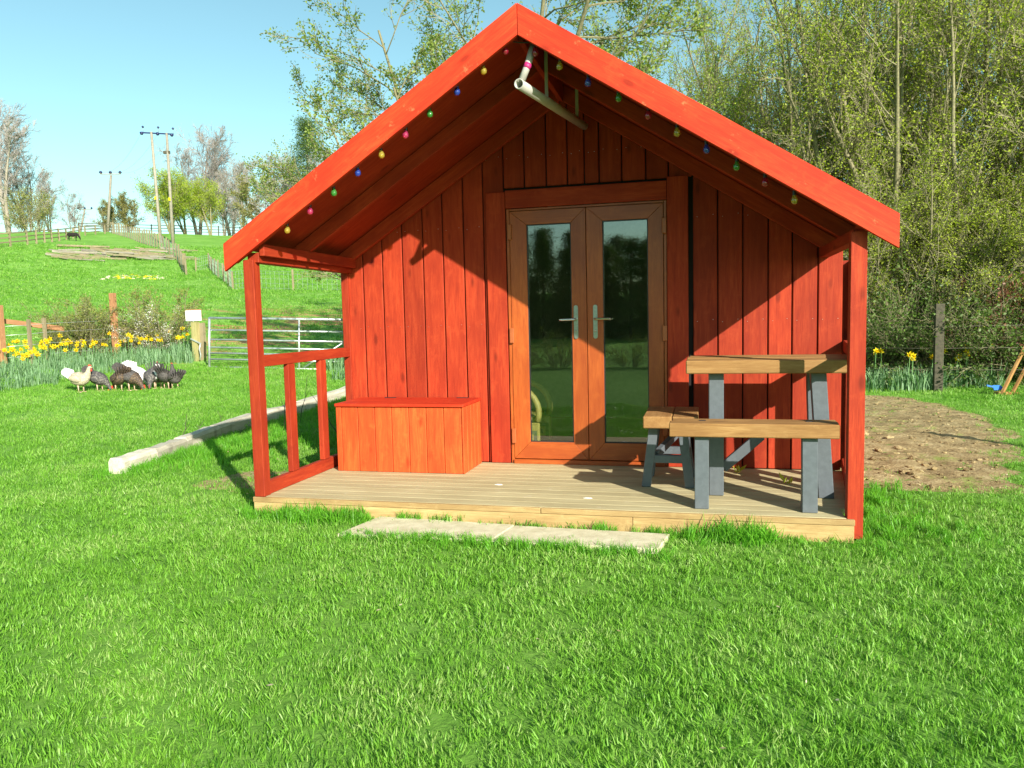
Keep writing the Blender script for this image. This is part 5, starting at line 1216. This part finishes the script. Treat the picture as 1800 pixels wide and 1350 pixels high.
def keep(x, y, soil=True):
    k = ~((x > -.04) & (x < 3.89) & (y > -.0) & (y < D+.05)) & ~((x > -.03) & (x < 4.1) & (y > D-.1) & (y < YB+.1))
    k &= ~((x > .86) & (x < 2.80) & (y > -.385+.05*np.sin(x*9)+.04*np.sin(x*23)) & (y < -.05)) | (rng.random(len(x)) < 0)
    k &= ~kerb_band(x, y)
    dR = poly_dist(x, y, SOIL_R)+.35*(vnoise(x, y, 3.1)-.5); dL = poly_dist(x, y, SOIL_L)+.35*(vnoise(x, y, 3.1)-.5)
    pr_ = np.where(dR > 0, np.clip(.5-dR*2.2, .02, 1), 1)*np.where(dL > 0, np.clip(.8-dL*1.2, .38, 1), 1)
    k &= rng.random(len(x)) < pr_
    return k
def polar_pts(r0, r1, a0, a1, dens):
    area = .5*(r1*r1-r0*r0)*R_(a1-a0); n = int(area*dens); r = np.sqrt(rng.uniform(r0*r0, r1*r1, n)); a = np.radians(rng.uniform(a0, a1, n)); return CP.x+r*np.sin(a), CP.y+r*np.cos(a), r
sets = []
for r0, r1, dn, sc in ((1.4, 3.5, 520, .92), (3.5, 5.5, 430, .97), (5.5, 8.5, 300, 1.05), (8.5, 13, 170, 1.25), (13, 20, 90, 1.55)):
    x, y, r = polar_pts(r0, r1, -62, 52, dn); k = keep(x, y); x, y = x[k], y[k]
    lush = vnoise(x, y, .9, 5)*.35+vnoise(x, y, 3.5, 6)*.35+vnoise(x, y, 9, 8)*.3
    s = sc*(.82+.5*lush)*rng.uniform(.8, 1.2, len(x)); sets.append((np.stack([x, y, hgt(x, y)], -1), s))
P = np.vstack([q[0] for q in sets]); S = np.concatenate([q[1] for q in sets])
dR = poly_dist(P[:, 0], P[:, 1], SOIL_R); S = np.where(dR > -.4, S*.75, S)
scatter('lawn_grass', P, S, C_LAWN, 'short bright green lawn grass')
# longer grass along the deck, the slabs, the edging and the post
T = []
def line(a, b, n, jit, s0, s1):
    t = rng.random(n); x = a[0]+(b[0]-a[0])*t+rng.normal(size=n)*jit; y = a[1]+(b[1]-a[1])*t+rng.normal(size=n)*jit; T.append(np.stack([x, y, hgt(x, y), rng.uniform(s0, s1, n)], -1))
line((.30, -.10), (.90, -.06), 90, .06, .45, 1.25); line((-.05, -.08), (.3, -.08), 45, .04, .5, .95); line((2.75, -.09), (3.25, -.07), 34, .05, .4, 1.0); line((3.05, -.06), (3.45, -.06), 48, .05, .6, 1.5)
line((3.5, -.06), (3.85, -.06), 10, .03, .4, .7); line((.9, -.01), (1.5, -.015), 14, .01, .5, .9); line((2.3, -.03), (2.8, -.03), 14, .012, .5, .9); line((.95, -.46), (2.8, -.46), 150, .04, .35, .8)
line((4.0, .1), (4.3, 1.4), 80, .12, .4, 1.1); line((3.98, -.2), (4.5, .4), 50, .14, .35, .9); line((-2.0, 1.1), (-2.25, 3.0), 120, .10, .6, 1.1); line((-2.1, 1.5), (-1.2, 3.4), 260, .35, .6, 1.2); line((-.1, .02), (-.08, 1.3), 40, .03, .5, .9)
line((-2.2, 1.0), (-2.0, 1.3), 20, .05, .5, .9); line((-1.9, 3.0), (-2.3, 6.5), 160, .3, .7, 1.3)
T = np.vstack(T); kk = ~((T[:, 0] > -.036) & (T[:, 0] < 3.88) & (T[:, 1] > -.002) & (T[:, 1] < 1.5)) & ~kerb_band(T[:, 0], T[:, 1]) & ~((T[:, 0] > .9) & (T[:, 0] < 2.78) & (T[:, 1] > -.40) & (T[:, 1] < -.06)); T = T[kk]
scatter('long_grass', T[:, :3], T[:, 3], C_TALL, 'longer lush grass left along the deck, slabs and edging')
x, y, r = polar_pts(18, 75, -52, -22, 9); k = rng.random(len(x)) < np.clip(30/r, .25, 1); x, y, r = x[k], y[k], r[k]
scatter('field_grass', np.stack([x, y, hgt(x, y)], -1), rng.uniform(.6, 1.2, len(x))*(.7+r/40), C_FAR, 'grazed grass of the sloping field')

x, y, r = polar_pts(2.0, 9, -45, 28, 2.2); k = keep(x, y); x, y = x[k], y[k]; n = len(x)
P0 = np.stack([x, y, hgt(x, y)+.035*rng.uniform(.7, 1.1, n)], -1); v, f = leaves_np(P0, .026, rng, .45); v[:, 2] = np.repeat(P0[:, 2], 4)+(v[:, 2]-np.repeat(P0[:, 2], 4))*.4
M['litter'] = leaf_mat('dry_leaf_bits', (.38, .26, .12), (.62, .55, .40), .2)
tag(obj_me('fallen_leaves', mesh_np('fallen_leaves', v, f, M['litter'])), 'scattered dry leaf bits on the lawn', kind='stuff')

# clods and pebbles on the bare soil
bx_ = []; bf_ = []; x = rng.uniform(3.95, 6.3, 900); y = rng.uniform(1.4, 8.3, 900); dR = poly_dist(x, y, SOIL_R); k = dR > .05; x, y, dR = x[k], y[k], dR[k]
ico = bmesh.new(); bmesh.ops.create_icosphere(ico, subdivisions=1, radius=1); iv = np.array([tuple(v.co) for v in ico.verts]); if_ = np.array([[v.index for v in f.verts] for f in ico.faces]); ico.free()
cs = rng.uniform(.006, .03, len(x))*np.where(x < 4.9, 1.25, .7); V = []; F = []
for i in range(len(x)):
    q = iv*rng.uniform(.6, 1.3, (len(iv), 1))*cs[i]*np.array([rng.uniform(.8, 1.5), rng.uniform(.8, 1.5), .6]); V.append(q+[x[i], y[i], float(hgt(x[i], y[i]))+.012+cs[i]*.2]); F.append(if_+i*len(iv))
tag(obj_me('soil_clods', mesh_np('soil_clods', np.vstack(V), np.vstack(F), M['soil'])), 'loose clods and pebbles on the bare soil', kind='stuff')
